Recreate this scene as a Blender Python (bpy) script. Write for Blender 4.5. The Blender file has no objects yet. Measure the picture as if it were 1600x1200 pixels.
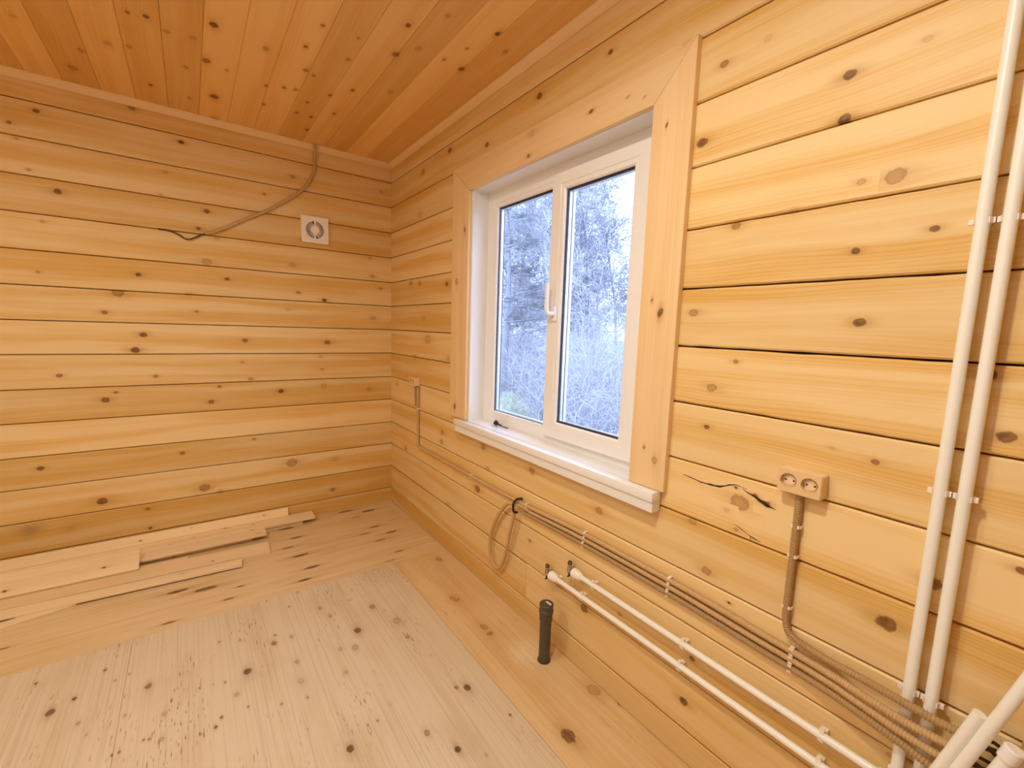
import bpy, math, random
import numpy as np
from mathutils import Vector, Matrix

# ---------------------------------------------------------------- camera, world, light, exposure
S = bpy.context.scene
COL = S.collection
cam_d = bpy.data.cameras.new('camera'); cam = bpy.data.objects.new('camera', cam_d); COL.objects.link(cam)
cam_d.sensor_width = 36.0; cam_d.lens = 36.0 * 691.82 / 1600.0; cam_d.clip_start = 0.02; cam_d.clip_end = 300
R_right = Vector((0.80986523, -0.58568159, 0.03309658))
R_down = Vector((-0.04523097, -0.11859667, -0.99191178))
R_fwd = Vector((0.58486962, 0.80181788, -0.12253827))
cam.matrix_world = Matrix(((R_right[0], -R_down[0], -R_fwd[0], -1.29664),
                           (R_right[1], -R_down[1], -R_fwd[1], -3.42663),
                           (R_right[2], -R_down[2], -R_fwd[2], 1.43935), (0, 0, 0, 1)))
S.camera = cam
SKY = (0.74, 0.90, 1.42); SKY_STRENGTH = 3.8
w = bpy.data.worlds.new('overcast_sky'); S.world = w; w.use_nodes = True
bg = w.node_tree.nodes['Background']; bg.inputs[0].default_value = (*SKY, 1); bg.inputs[1].default_value = SKY_STRENGTH
LAMP_POS = (-1.26, -2.83, 2.612); LAMP_COLOR = (1.0, 0.965, 0.845); LAMP_RADIANCE = 318.0; LAMP_R = 0.09
FILL_LAMP_POS = (-2.25, -1.85, 2.612); FILL_LAMP_RADIANCE = 245.0      # added fill lamp further left, out of view, brightens the back wall
S.view_settings.view_transform = 'Standard'; S.view_settings.look = 'None'
S.view_settings.gamma = 1.0; S.view_settings.use_curve_mapping = False
S.view_settings.exposure = 0.0
S.cycles.use_denoising = True; S.cycles.use_adaptive_sampling = True; S.cycles.adaptive_threshold = 0.04
S.cycles.max_bounces = 8; S.cycles.diffuse_bounces = 5; S.cycles.transparent_max_bounces = 14
S.cycles.sample_clamp_indirect = 6.0
random.seed(7); RNG = np.random.default_rng(11)

# ---------------------------------------------------------------- helpers
def tag(o, label=None, cat=None, group=None, kind=None):
    if label: o['label'] = label
    if cat: o['category'] = cat
    if group: o['group'] = group
    if kind: o['kind'] = kind
    return o
def link(o, parent=None):
    COL.objects.link(o)
    if parent is not None: o.parent = parent
    return o
def empty(name, loc=(0, 0, 0)):
    o = bpy.data.objects.new(name, None); o.empty_display_size = 0.05; o.location = loc
    return link(o)
def mesh_obj(name, verts, faces, mat, parent=None, smooth=False):
    """verts in world space; when the parent is an Empty at a location the mesh is shifted to it"""
    off = Vector((0, 0, 0)); p = parent
    while p is not None:
        off += p.location; p = p.parent
    v = np.asarray(verts, float).reshape(-1, 3) - np.array(off)
    me = bpy.data.meshes.new(name)
    me.from_pydata(v.tolist(), [], [list(map(int, f)) for f in faces])
    if mat: me.materials.append(mat)
    if smooth: me.polygons.foreach_set('use_smooth', [True] * len(me.polygons))
    me.update()
    return link(bpy.data.objects.new(name, me), parent)

class MB:
    """collects shapes, links them as one mesh"""
    def __init__(s): s.v = []; s.f = []
    def add(s, v, f):
        n = len(s.v); s.v.extend([tuple(map(float, p)) for p in v]); s.f.extend([[i + n for i in q] for q in f]); return s
    def box(s, a, b, bev=0.0):
        (x0, y0, z0), (x1, y1, z1) = a, b
        x0, x1 = min(x0, x1), max(x0, x1); y0, y1 = min(y0, y1), max(y0, y1); z0, z1 = min(z0, z1), max(z0, z1)
        if bev <= 0:
            v = [(x, y, z) for x in (x0, x1) for y in (y0, y1) for z in (z0, z1)]
            f = [(0, 1, 3, 2), (4, 6, 7, 5), (0, 4, 5, 1), (2, 3, 7, 6), (0, 2, 6, 4), (1, 5, 7, 3)]
            return s.add(v, f)
        import bmesh
        bm = bmesh.new(); bmesh.ops.create_cube(bm, size=1.0)
        for q in bm.verts:
            q.co = ((x0 + x1) / 2 + q.co.x * (x1 - x0), (y0 + y1) / 2 + q.co.y * (y1 - y0), (z0 + z1) / 2 + q.co.z * (z1 - z0))
        bmesh.ops.bevel(bm, geom=bm.edges[:], offset=bev, segments=2, affect='EDGES', profile=0.5)
        v = [tuple(q.co) for q in bm.verts]; bm.verts.index_update()
        f = [[q.index for q in fc.verts] for fc in bm.faces]; bm.free()
        return s.add(v, f)
    def tube(s, pts, rad, n=12, caps=True):
        """rad: number or one per point"""
        P = [Vector(p) for p in pts]; m = len(P)
        rr = [rad] * m if not hasattr(rad, '__len__') else list(rad)
        T = [(P[min(i + 1, m - 1)] - P[max(i - 1, 0)]) for i in range(m)]
        for i in range(m):
            T[i] = T[i].normalized() if T[i].length > 1e-9 else (T[i - 1] if i else Vector((0, 0, 1)))
        a = Vector((0, 0, 1)) if abs(T[0].z) < 0.9 else Vector((1, 0, 0))
        N = (a - T[0] * a.dot(T[0])).normalized(); v = []; f = []
        for i in range(m):
            N = (N - T[i] * N.dot(T[i])).normalized(); B = T[i].cross(N)
            for k in range(n):
                t = 2 * math.pi * k / n
                v.append(P[i] + (N * math.cos(t) + B * math.sin(t)) * rr[i])
        for i in range(m - 1):
            for k in range(n):
                f.append((i * n + k, i * n + (k + 1) % n, (i + 1) * n + (k + 1) % n, (i + 1) * n + k))
        if caps: f.append(tuple(range(n))[::-1]); f.append(tuple((m - 1) * n + k for k in range(n)))
        return s.add(v, f)
    def build(s, name, mat, parent=None, smooth=False):
        return mesh_obj(name, s.v, s.f, mat, parent, smooth)

def auto_smooth(o, deg=40):
    o.data.polygons.foreach_set('use_smooth', [True] * len(o.data.polygons))
    o.data.set_sharp_from_angle(angle=math.radians(deg))
    return o
def spline(pts, step):
    """Catmull-Rom through pts, resampled at about step metres"""
    P = np.array(pts, float); out = []
    Q = np.vstack([2 * P[0] - P[1], P, 2 * P[-1] - P[-2]])
    for i in range(1, len(Q) - 2):
        L = np.linalg.norm(Q[i + 1] - Q[i]); n = max(2, int(L / step * 1.5))
        for t in np.linspace(0, 1, n, endpoint=False):
            out.append(0.5 * ((2 * Q[i]) + (-Q[i - 1] + Q[i + 1]) * t + (2 * Q[i - 1] - 5 * Q[i] + 4 * Q[i + 1] - Q[i + 2]) * t * t
                              + (-Q[i - 1] + 3 * Q[i] - 3 * Q[i + 1] + Q[i + 2]) * t ** 3))
    out.append(P[-1]); out = np.array(out)
    d = np.r_[0, np.cumsum(np.linalg.norm(np.diff(out, axis=0), axis=1))]
    m = max(2, int(d[-1] / step) + 1); q = np.linspace(0, d[-1], m)
    return np.stack([np.interp(q, d, out[:, k]) for k in range(3)], 1)

# ---------------------------------------------------------------- materials
def nt_new(name):
    m = bpy.data.materials.new(name); m.use_nodes = True
    return m, m.node_tree, m.node_tree.nodes['Principled BSDF']
def plain(name, col, rough=0.5, metal=0.0, noise=0.06, scale=60.0, bump=0.0, emit=None):
    m, t, b = nt_new(name); N = t.nodes; L = t.links
    n = N.new('ShaderNodeTexNoise'); n.inputs['Scale'].default_value = scale; n.inputs['Detail'].default_value = 3
    tc = N.new('ShaderNodeTexCoord'); L.new(tc.outputs['Object'], n.inputs['Vector'])
    mx = N.new('ShaderNodeMix'); mx.data_type = 'RGBA'
    mx.inputs[6].default_value = (*[c * (1 - noise) for c in col], 1); mx.inputs[7].default_value = (*[min(1, c * (1 + noise)) for c in col], 1)
    L.new(n.outputs[0], mx.inputs[0]); L.new(mx.outputs[2], b.inputs['Base Color'])
    b.inputs['Roughness'].default_value = rough; b.inputs['Metallic'].default_value = metal
    if bump:
        bp = N.new('ShaderNodeBump'); bp.inputs['Strength'].default_value = bump; bp.inputs['Distance'].default_value = 0.002
        L.new(n.outputs[0], bp.inputs['Height']); L.new(bp.outputs[0], b.inputs['Normal'])
    return m

def wood(name, light, amber, dark=(0.14, 0.06, 0.013), rough=0.50, band=0.5, line=0.35, dash=0.0, spec=0.30, blotch=0.5, tonecol=(0.62, 0.50, 0.36)):
    """pine: the corner attributes gc (metres along / across the grain), kn (offset from the nearest knot in
    knot radii, and its radius) and kd (how dark that knot is) are written by board(); tone is set per board"""
    m, t, b = nt_new(name); N = t.nodes; L = t.links
    def M(op, a, c=None, d=None):
        n = N.new('ShaderNodeMath'); n.operation = op
        for i, x in enumerate((a, c, d)):
            if x is None: continue
            if isinstance(x, (int, float)): n.inputs[i].default_value = x
            else: L.new(x, n.inputs[i])
        return n.outputs[0]
    def comb(x, y, z):
        n = N.new('ShaderNodeCombineXYZ')
        for i, q in enumerate((x, y, z)):
            if isinstance(q, (int, float)): n.inputs[i].default_value = q
            else: L.new(q, n.inputs[i])
        return n.outputs[0]
    def noise(vec, detail=2, rough_=0.5):
        n = N.new('ShaderNodeTexNoise'); n.inputs['Scale'].default_value = 1.0; n.inputs['Detail'].default_value = detail
        n.inputs['Roughness'].default_value = rough_; L.new(vec, n.inputs['Vector']); return n.outputs[0]
    def mix(f, a, c):
        n = N.new('ShaderNodeMix'); n.data_type = 'RGBA'; n.clamp_factor = True
        if isinstance(f, (int, float)): n.inputs[0].default_value = f
        else: L.new(f, n.inputs[0])
        for i, q in ((6, a), (7, c)):
            if isinstance(q, tuple): n.inputs[i].default_value = (*q, 1)
            else: L.new(q, n.inputs[i])
        return n.outputs[2]
    def ramp(x, lo, hi):
        n = N.new('ShaderNodeMapRange'); n.interpolation_type = 'SMOOTHSTEP'
        n.inputs[1].default_value = lo; n.inputs[2].default_value = hi; L.new(x, n.inputs[0]); return n.outputs[0]
    def attr(nm, ty='GEOMETRY'):
        n = N.new('ShaderNodeAttribute'); n.attribute_name = nm; n.attribute_type = ty; return n
    def sep(v):
        n = N.new('ShaderNodeSeparateXYZ'); L.new(v, n.inputs[0]); return n.outputs
    g = sep(attr('gc').outputs['Vector']); k = sep(attr('kn').outputs['Vector']); kd = attr('kd').outputs['Fac']
    tone = attr('tone', 'OBJECT').outputs['Fac']
    u, v, wv = g[0], g[1], g[2]
    nz = noise(comb(M('MULTIPLY', u, 70), M('MULTIPLY', v, 70), wv), 2)
    r0 = M('SQRT', M('ADD', M('MULTIPLY', k[0], k[0]), M('MULTIPLY', k[1], k[1])))
    r = M('ADD', r0, M('MULTIPLY', M('SUBTRACT', nz, 0.5), 0.9))
    stn = M('MULTIPLY', M('MAXIMUM', M('SUBTRACT', kd, 1.5), 0.0), M('EXPONENT', M('MULTIPLY', M('MULTIPLY', r, r), -1.6)))
    kp = M('MULTIPLY', M('MAXIMUM', kd, 0.0), M('LESS_THAN', kd, 1.4))
    # the grain flows round the knot: a lens-shaped bulge longer along the board
    rl = M('ADD', M('MULTIPLY', M('MULTIPLY', k[0], k[0]), 0.22), M('MULTIPLY', M('MULTIPLY', k[1], k[1]), 0.45))
    e = M('MULTIPLY', M('EXPONENT', M('MULTIPLY', rl, -1.0)), M('MINIMUM', M('MULTIPLY', kp, 3.0), 1.0))
    v2 = M('SUBTRACT', v, M('MULTIPLY', M('MULTIPLY', k[1], k[2]), M('MULTIPLY', e, 0.8)))
    wav = noise(comb(M('MULTIPLY', u, 1.5), M('MULTIPLY', v, 3.0), wv), 1)
    v3 = M('ADD', v2, M('MULTIPLY', wav, 0.05))
    n1 = noise(comb(M('MULTIPLY', u, 0.55), M('MULTIPLY', v3, 12), wv), 2)
    n2 = noise(comb(M('MULTIPLY', u, 2.2), M('MULTIPLY', v3, 85), wv), 3, 0.6)
    n3 = noise(comb(M('MULTIPLY', u, 9), M('MULTIPLY', v3, 520), wv), 1)
    big = noise(comb(M('MULTIPLY', u, 3.0), M('MULTIPLY', v, 6), M('ADD', wv, 7.3)), 2)
    sn = M('SINE', M('ADD', M('MULTIPLY', v3, 620), M('MULTIPLY', n1, 38)))
    ln = M('POWER', M('MULTIPLY', M('ADD', sn, 1.0), 0.5), 5.0)
    ln = M('MULTIPLY', ln, ramp(n1, 0.38, 0.62))
    f = M('MULTIPLY', ramp(n1, 0.36, 0.70), band)
    f = M('ADD', f, M('MULTIPLY', M('SUBTRACT', n2, 0.5), 0.75))
    f = M('ADD', f, M('MULTIPLY', M('SUBTRACT', n3, 0.5), 0.28))
    f = M('ADD', f, M('MULTIPLY', ln, line))
    f = M('ADD', f, M('MULTIPLY', M('SUBTRACT', big, 0.5), blotch))
    f = M('ADD', f, M('MULTIPLY', tone, 0.28))
    c = mix(f, light, amber)
    # halo and knot
    halo = M('MULTIPLY', M('EXPONENT', M('MULTIPLY', M('ADD', M('MULTIPLY', M('MULTIPLY', k[0], k[0]), 0.16), M('MULTIPLY', M('MULTIPLY', k[1], k[1]), 0.55)), -1.0)), kp)
    c = mix(M('MULTIPLY', halo, M('ADD', M('MULTIPLY', n2, 0.9), 0.30)), c, tuple(a * q for a, q in zip(amber, (0.72, 0.62, 0.55))))
    ks = M('MULTIPLY', M('SUBTRACT', 1.0, ramp(r, 0.70, 1.22)), M('MINIMUM', M('MULTIPLY', kp, 1.3), 1.0))
    kc0 = mix(ramp(r, 0.25, 0.95), (0.42, 0.185, 0.048), (0.30, 0.125, 0.03))
    kc1 = mix(ramp(nz, 0.35, 0.65), tuple(q * 1.7 for q in dark), tuple(q * 0.7 for q in dark))
    kc = mix(ramp(kp, 0.60, 0.95), kc0, kc1)
    ring = M('MULTIPLY', M('MULTIPLY', ramp(r, 0.72, 0.95), M('SUBTRACT', 1.0, ramp(r, 0.98, 1.18))), M('MINIMUM', M('MULTIPLY', kp, 2.0), 1.0))
    c = mix(M('MULTIPLY', ks, M('ADD', M('MULTIPLY', kp, 0.65), 0.28)), c, kc)
    c = mix(M('MULTIPLY', M('MULTIPLY', ring, kp), 0.55), c, dark)
    pale = M('MULTIPLY', M('MAXIMUM', M('MULTIPLY', kd, -1.0), 0.0), M('EXPONENT', M('MULTIPLY', M('MULTIPLY', r, r), -1.0)))
    c = mix(pale, c, (0.86, 0.70, 0.46))
    c = mix(M('MULTIPLY', stn, M('ADD', nz, 0.35)), c, (0.30, 0.19, 0.085))
    if dash:
        a = noise(comb(M('MULTIPLY', u, 22), M('MULTIPLY', v, 190), M('ADD', wv, 3.1)), 1)
        a2 = noise(comb(M('MULTIPLY', u, 3.5), M('MULTIPLY', v, 6), M('ADD', wv, 5.7)), 2)
        df = M('MULTIPLY', ramp(a, 0.62, 0.74), ramp(a2, 0.46, 0.66))
        c = mix(M('MULTIPLY', df, dash), c, (0.22, 0.10, 0.035))
        st = noise(comb(M('MULTIPLY', u, 2.0), M('MULTIPLY', v, 130), wv), 2)
        c = mix(M('MULTIPLY', ramp(st, 0.45, 0.75), 0.35), c, tuple(q * 0.78 for q in amber))
    hs = N.new('ShaderNodeHueSaturation'); L.new(c, hs.inputs['Color'])
    L.new(M('SUBTRACT', 1.0, M('MULTIPLY', tone, 0.10)), hs.inputs['Value'])
    L.new(hs.outputs[0], b.inputs['Base Color'])
    b.inputs['Roughness'].default_value = rough; b.inputs['Specular IOR Level'].default_value = spec
    rr = M('ADD', M('MULTIPLY', n2, 0.22), rough - 0.11); L.new(rr, b.inputs['Roughness'])
    bp = N.new('ShaderNodeBump'); bp.inputs['Strength'].default_value = 0.25; bp.inputs['Distance'].default_value = 0.0006
    L.new(M('ADD', M('ADD', n2, M('MULTIPLY', ln, 0.6)), M('MULTIPLY', ks, -1.2)), bp.inputs['Height']); L.new(bp.outputs[0], b.inputs['Normal'])
    return m

WALL = wood('varnished_pine_log', (0.84, 0.62, 0.30), (0.72, 0.42, 0.10), band=0.74)
CEIL = wood('varnished_pine_ceiling', (0.86, 0.54, 0.20), (0.76, 0.40, 0.095), rough=0.5, band=0.45)
CASE = wood('varnished_pine_casing', (0.84, 0.62, 0.34), (0.74, 0.45, 0.17), rough=0.36, band=0.35, line=0.2)
PLY = wood('varnished_plywood', (0.665, 0.555, 0.385), (0.53, 0.395, 0.215), dark=(0.10, 0.045, 0.018), rough=0.40, band=0.25, line=0.1, dash=1.0, spec=0.5, blotch=1.6)
PLYB = wood('varnished_plywood_back', (0.75, 0.57, 0.325), (0.62, 0.41, 0.17), dark=(0.10, 0.045, 0.018), rough=0.40, band=0.35, line=0.15, dash=0.15, blotch=1.2)
RAW = wood('raw_pine_board', (0.85, 0.67, 0.41), (0.72, 0.48, 0.21), rough=0.5, band=0.4, line=0.25)
GAPM = plain('dark_joint', (0.17, 0.07, 0.018), 0.9)
PLYR = wood('bounce_tinted_plywood', (0.745, 0.54, 0.29), (0.63, 0.39, 0.15), dark=(0.12, 0.05, 0.014), rough=0.38, band=0.5, line=0.2, dash=0.35, spec=0.5, blotch=1.3)  # orange light bounced off the nearby walls is mixed into this strip's colour
WHITE = plain('white_pvc', (0.90, 0.89, 0.86), 0.20, noise=0.015)
WHITE2 = plain('white_pvc_trim', (0.86, 0.845, 0.82), 0.35, noise=0.02)
PIPE = plain('white_polypropylene', (0.91, 0.91, 0.83), 0.34, noise=0.02)
CLIPM = plain('cream_plastic_clip', (0.88, 0.79, 0.66), 0.4, noise=0.02)
COND = plain('tan_corrugated_plastic', (0.42, 0.265, 0.105), 0.45, noise=0.08)
COND2 = plain('light_tan_conduit', (0.58, 0.375, 0.165), 0.45, noise=0.08)
TANB = plain('pine_coloured_plastic', (0.80, 0.57, 0.29), 0.38, noise=0.03)
TANC = plain('pale_socket_insert', (0.88, 0.66, 0.40), 0.4, noise=0.03)
GREY = plain('dark_grey_sewer_plastic', (0.085, 0.067, 0.045), 0.45, noise=0.10)
BLACK = plain('black_rubber', (0.012, 0.012, 0.016), 0.5)
CABLE = plain('dark_brown_cable', (0.05, 0.025, 0.012), 0.45)
CHROME = plain('worn_chrome', (0.52, 0.46, 0.40), 0.22, 1.0, noise=0.15)
DBRASS = plain('dark_brass', (0.16, 0.09, 0.05), 0.35, 0.9, noise=0.2)
ALU = plain('aluminium_spacer', (0.70, 0.76, 0.84), 0.3, 0.9)
HOLE = plain('dark_hole', (0.03, 0.018, 0.01), 0.8)
VENTW = plain('ivory_fan_plastic', (0.90, 0.85, 0.74), 0.4, noise=0.02)
def glass_mat():
    m = bpy.data.materials.new('window_glass'); m.use_nodes = True; t = m.node_tree; N = t.nodes; L = t.links
    N.clear(); o = N.new('ShaderNodeOutputMaterial'); mx = N.new('ShaderNodeMixShader'); tr = N.new('ShaderNodeBsdfTransparent')
    tr.inputs[0].default_value = (0.97, 0.985, 0.98, 1); gl = N.new('ShaderNodeBsdfGlossy'); gl.inputs['Roughness'].default_value = 0.0
    lw = N.new('ShaderNodeLayerWeight'); lw.inputs[0].default_value = 0.5     # facing = 1 - cos; Schlick's curve for thin glass
    pw = N.new('ShaderNodeMath'); pw.operation = 'POWER'; pw.inputs[1].default_value = 5.0; L.new(lw.outputs['Facing'], pw.inputs[0])
    fr = N.new('ShaderNodeMath'); fr.operation = 'MULTIPLY_ADD'; fr.inputs[1].default_value = 0.96; fr.inputs[2].default_value = 0.03; L.new(pw.outputs[0], fr.inputs[0])
    L.new(fr.outputs[0], mx.inputs[0]); L.new(tr.outputs[0], mx.inputs[1]); L.new(gl.outputs[0], mx.inputs[2]); L.new(mx.outputs[0], o.inputs[0])
    return m
GLASS = glass_mat()

# ---------------------------------------------------------------- boards with grain and knots
_seed = [0]; KR = 0.68
def board(name, parent, mat, O, U, V, W, u0, u1, v0, v1, thick=0.04, ch=0.004, knots=(), cell=0.04, rnd=True,
          tone=None, wob=0.0, ends=None, rk=None, krnd=0.0, back=True, kaspect=1.25, che=None):
    """a plank: O + u*U + v*V + w*W, u runs along the grain, W is the outward normal; ends = (skew at u0, skew at u1)"""
    _seed[0] += 1; rg = np.random.default_rng(1000 + _seed[0])
    O, U, V, W = map(lambda a: np.array(a, float), (O, U, V, W))
    nu = max(2, int(round((u1 - u0) / cell))); nv = max(2, int(round((v1 - v0) / cell)))
    ce_ = ch if che is None else che; us = np.r_[u0, np.linspace(u0 + ce_, u1 - ce_, nu + 1), u1]; vs = np.r_[v0, np.linspace(v0 + ch, v1 - ch, nv + 1), v1]
    gu, gv = np.meshgrid(us, vs, indexing='ij'); gw = np.zeros_like(gu)
    gw[0, :] = gw[-1, :] = -ce_; gw[:, 0] = gw[:, -1] = -ch
    if wob:
        a = rg.normal(0, wob, len(us)); a2 = rg.normal(0, wob, len(us))
        gv[:, 0] += np.abs(a) * 0.6; gv[:, 1] += np.abs(a) ; gv[:, -1] -= np.abs(a2) * 0.6; gv[:, -2] -= np.abs(a2)
    uu = gu.copy()
    if ends:
        tv = (gv - v0) / (v1 - v0) - 0.5; tu = (gu - u0) / (u1 - u0)
        uu = gu + tv * (ends[0] * (1 - tu) + ends[1] * tu)
    nU, nV = gu.shape
    P = O + uu[..., None] * U + gv[..., None] * V + gw[..., None] * W
    verts = P.reshape(-1, 3).tolist(); idx = np.arange(nU * nV).reshape(nU, nV)
    flip = np.dot(np.cross(U, V), W) < 0
    A = np.stack([idx[:-1, :-1], idx[1:, :-1], idx[1:, 1:], idx[:-1, 1:]], -1).reshape(-1, 4)
    faces = A.tolist()
    # skirt and back
    loop = list(idx[:, 0]) + list(idx[-1, 1:]) + list(idx[-2::-1, -1]) + list(idx[0, -2:0:-1])
    base = len(verts); flat = P.reshape(-1, 3); wfl = gw.reshape(-1)
    corners = [idx[0, 0], idx[-1, 0], idx[-1, -1], idx[0, -1]]
    # keep the skirt cheap: one quad per border edge would be many, so drop straight down from each border vertex
    for i in loop: verts.append((flat[i] - (thick + wfl[i]) * W).tolist())
    n = len(loop)
    for i in range(n): faces.append([loop[i], base + i, base + (i + 1) % n, loop[(i + 1) % n]])
    if back: faces.append([base + i for i in range(n)][::-1])
    if flip: faces = [f[::-1] for f in faces]
    me_o = mesh_obj(name, verts, faces, mat, parent); me = me_o.data
    # grain coordinates
    nvx = len(verts); gu_all = np.zeros((nvx, 2)); gu_all[:base, 0] = gu.reshape(-1); gu_all[:base, 1] = gv.reshape(-1)
    gu_all[base:] = gu_all[np.array(loop)]; gu_all[base:, 1] += thick
    nl = len(me.loops); li = np.zeros(nl, int); me.loops.foreach_get('vertex_index', li)
    off = rg.uniform(0, 50, 3) if rnd else np.zeros(3)
    gc = np.zeros((nl, 3), np.float32); gc[:, :2] = gu_all[li] + off[:2]; gc[:, 2] = off[2]
    a = me.attributes.new('gc', 'FLOAT_VECTOR', 'CORNER'); a.data.foreach_set('vector', gc.reshape(-1))
    knots = [(q[0], q[1], q[2] * (KR if q[3] < 1.4 else 1), q[3]) for q in knots]
    K = [q for q in knots if u0 - q[2] < q[0] < u1 + q[2] and v0 - q[2] * 0.6 < q[1] < v1 + q[2] * 0.6]
    if rk is not None:      # random knots where the photograph does not look
        for _ in range(rg.poisson(krnd * (u1 - u0))):
            q = (rg.uniform(u0, u1), rg.uniform(v0 + 0.02, v1 - 0.02), rg.uniform(0.006, 0.014), rg.uniform(0.4, 1))
            if rk(q[0]): K.append(q)
    kn = np.full((nl, 3), 0.0, np.float32); kn[:, 0] = 50; kn[:, 1] = 50; kd = np.zeros(nl, np.float32)
    if K:
        Ka = np.array(K, float)
        cen = np.zeros(len(me.polygons) * 3); 
        for p in me.polygons:
            ids = list(p.loop_indices); vv = gu_all[[me.loops[i].vertex_index for i in ids]]; c = vv.mean(0)
            d = ((Ka[:, 0] - c[0]) / kaspect) ** 2 + (Ka[:, 1] - c[1]) ** 2; j = int(np.argmin(np.sqrt(d) - 1.5 * Ka[:, 2])); q = Ka[j]
            if len(ids) > 4: continue
            for i, x in zip(ids, vv):
                kn[i] = ((x[0] - q[0]) / (q[2] * kaspect), (x[1] - q[1]) / q[2], q[2]); kd[i] = q[3]
    a = me.attributes.new('kn', 'FLOAT_VECTOR', 'CORNER'); a.data.foreach_set('vector', kn.reshape(-1))
    a = me.attributes.new('kd', 'FLOAT', 'CORNER'); a.data.foreach_set('value', kd)
    me_o['tone'] = float(tone if tone is not None else rg.uniform(-0.7, 0.9))
    return me_o
# knots seen in the photograph: (along, across, radius, darkness) in metres on each surface
K_BACK = [(-1.884,2.473,0.0153,0.9),(-1.984,2.389,0.0111,0.8),(-1.965,2.319,0.0088,0.5),(-1.285,2.476,0.0158,1.0),(-1.501,2.6,0.0174,0.7),(-1.93,2.175,0.0103,0.6),(-1.369,2.288,0.0125,0.5),(-1.83,2.087,0.0188,1.0),(-1.176,2.101,0.0168,1.0),(-1.223,1.991,0.0133,0.9),(-0.686,2.411,0.0153,0.6),(-0.075,2.434,0.0136,0.5),(-0.858,2.266,0.011,0.7),(-1.397,2.156,0.0093,0.4),(-1.899,1.922,0.0106,0.5),(-1.129,1.947,0.0172,0.4),(-1.189,1.795,0.0273,0.5),(-0.701,1.829,0.0237,0.4),(-0.166,1.939,0.0136,0.5),(-0.147,1.804,0.0184,0.5),(-1.933,1.658,0.0107,0.6),(-1.523,1.684,0.0154,0.9),(-1.085,1.699,0.0142,1.0),(-0.669,1.645,0.0141,0.7),(-0.496,1.603,0.017,0.9),(-0.083,1.718,0.0141,0.6),(-1.619,1.574,0.0301,0.7),(-1.683,1.458,0.0148,0.8),(-1.255,1.483,0.0102,0.7),(-0.144,1.49,0.0234,0.5),(-1.519,1.335,0.019,1.0),(-1.561,1.244,0.0251,0.9),(-0.999,1.307,0.0187,0.8),(-0.48,1.3,0.0217,0.8),(-1.888,1.103,0.0142,0.8),(-1.475,1.085,0.0131,0.7),(-0.975,1.05,0.0153,0.6),(-0.53,1.197,0.0129,0.4),(-0.523,1.103,0.013,0.5),(-1.019,1.163,0.0112,0.5),(-1.661,0.997,0.0093,0.8),(-1.708,0.955,0.0214,0.9),(-1.153,1.006,0.0109,0.8),(-1.202,0.908,0.018,0.8),(-0.796,0.957,0.0202,0.9),(-0.512,0.98,0.0219,0.4),(-0.177,0.938,0.0191,0.5),(-1.996,0.592,0.017,0.9),(-1.367,0.591,0.014,0.8),(-0.97,0.634,0.0118,0.6),(-0.74,0.431,0.0382,0.6),(-1.261,0.343,0.033,0.7),(-1.757,0.354,0.0282,0.9),(-0.461,0.176,0.0185,0.7),(-1.554,0.262,0.0118,0.8),(-1.548,0.136,0.0119,0.9),(-2.107,0.285,0.0111,0.8),(-1.289,1.587,0.0235,0.3),(-0.736,1.527,0.0199,0.3),(-1.175,0.3,0.0189,0.4),(-0.439,0.415,0.0276,0.3)]
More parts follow.
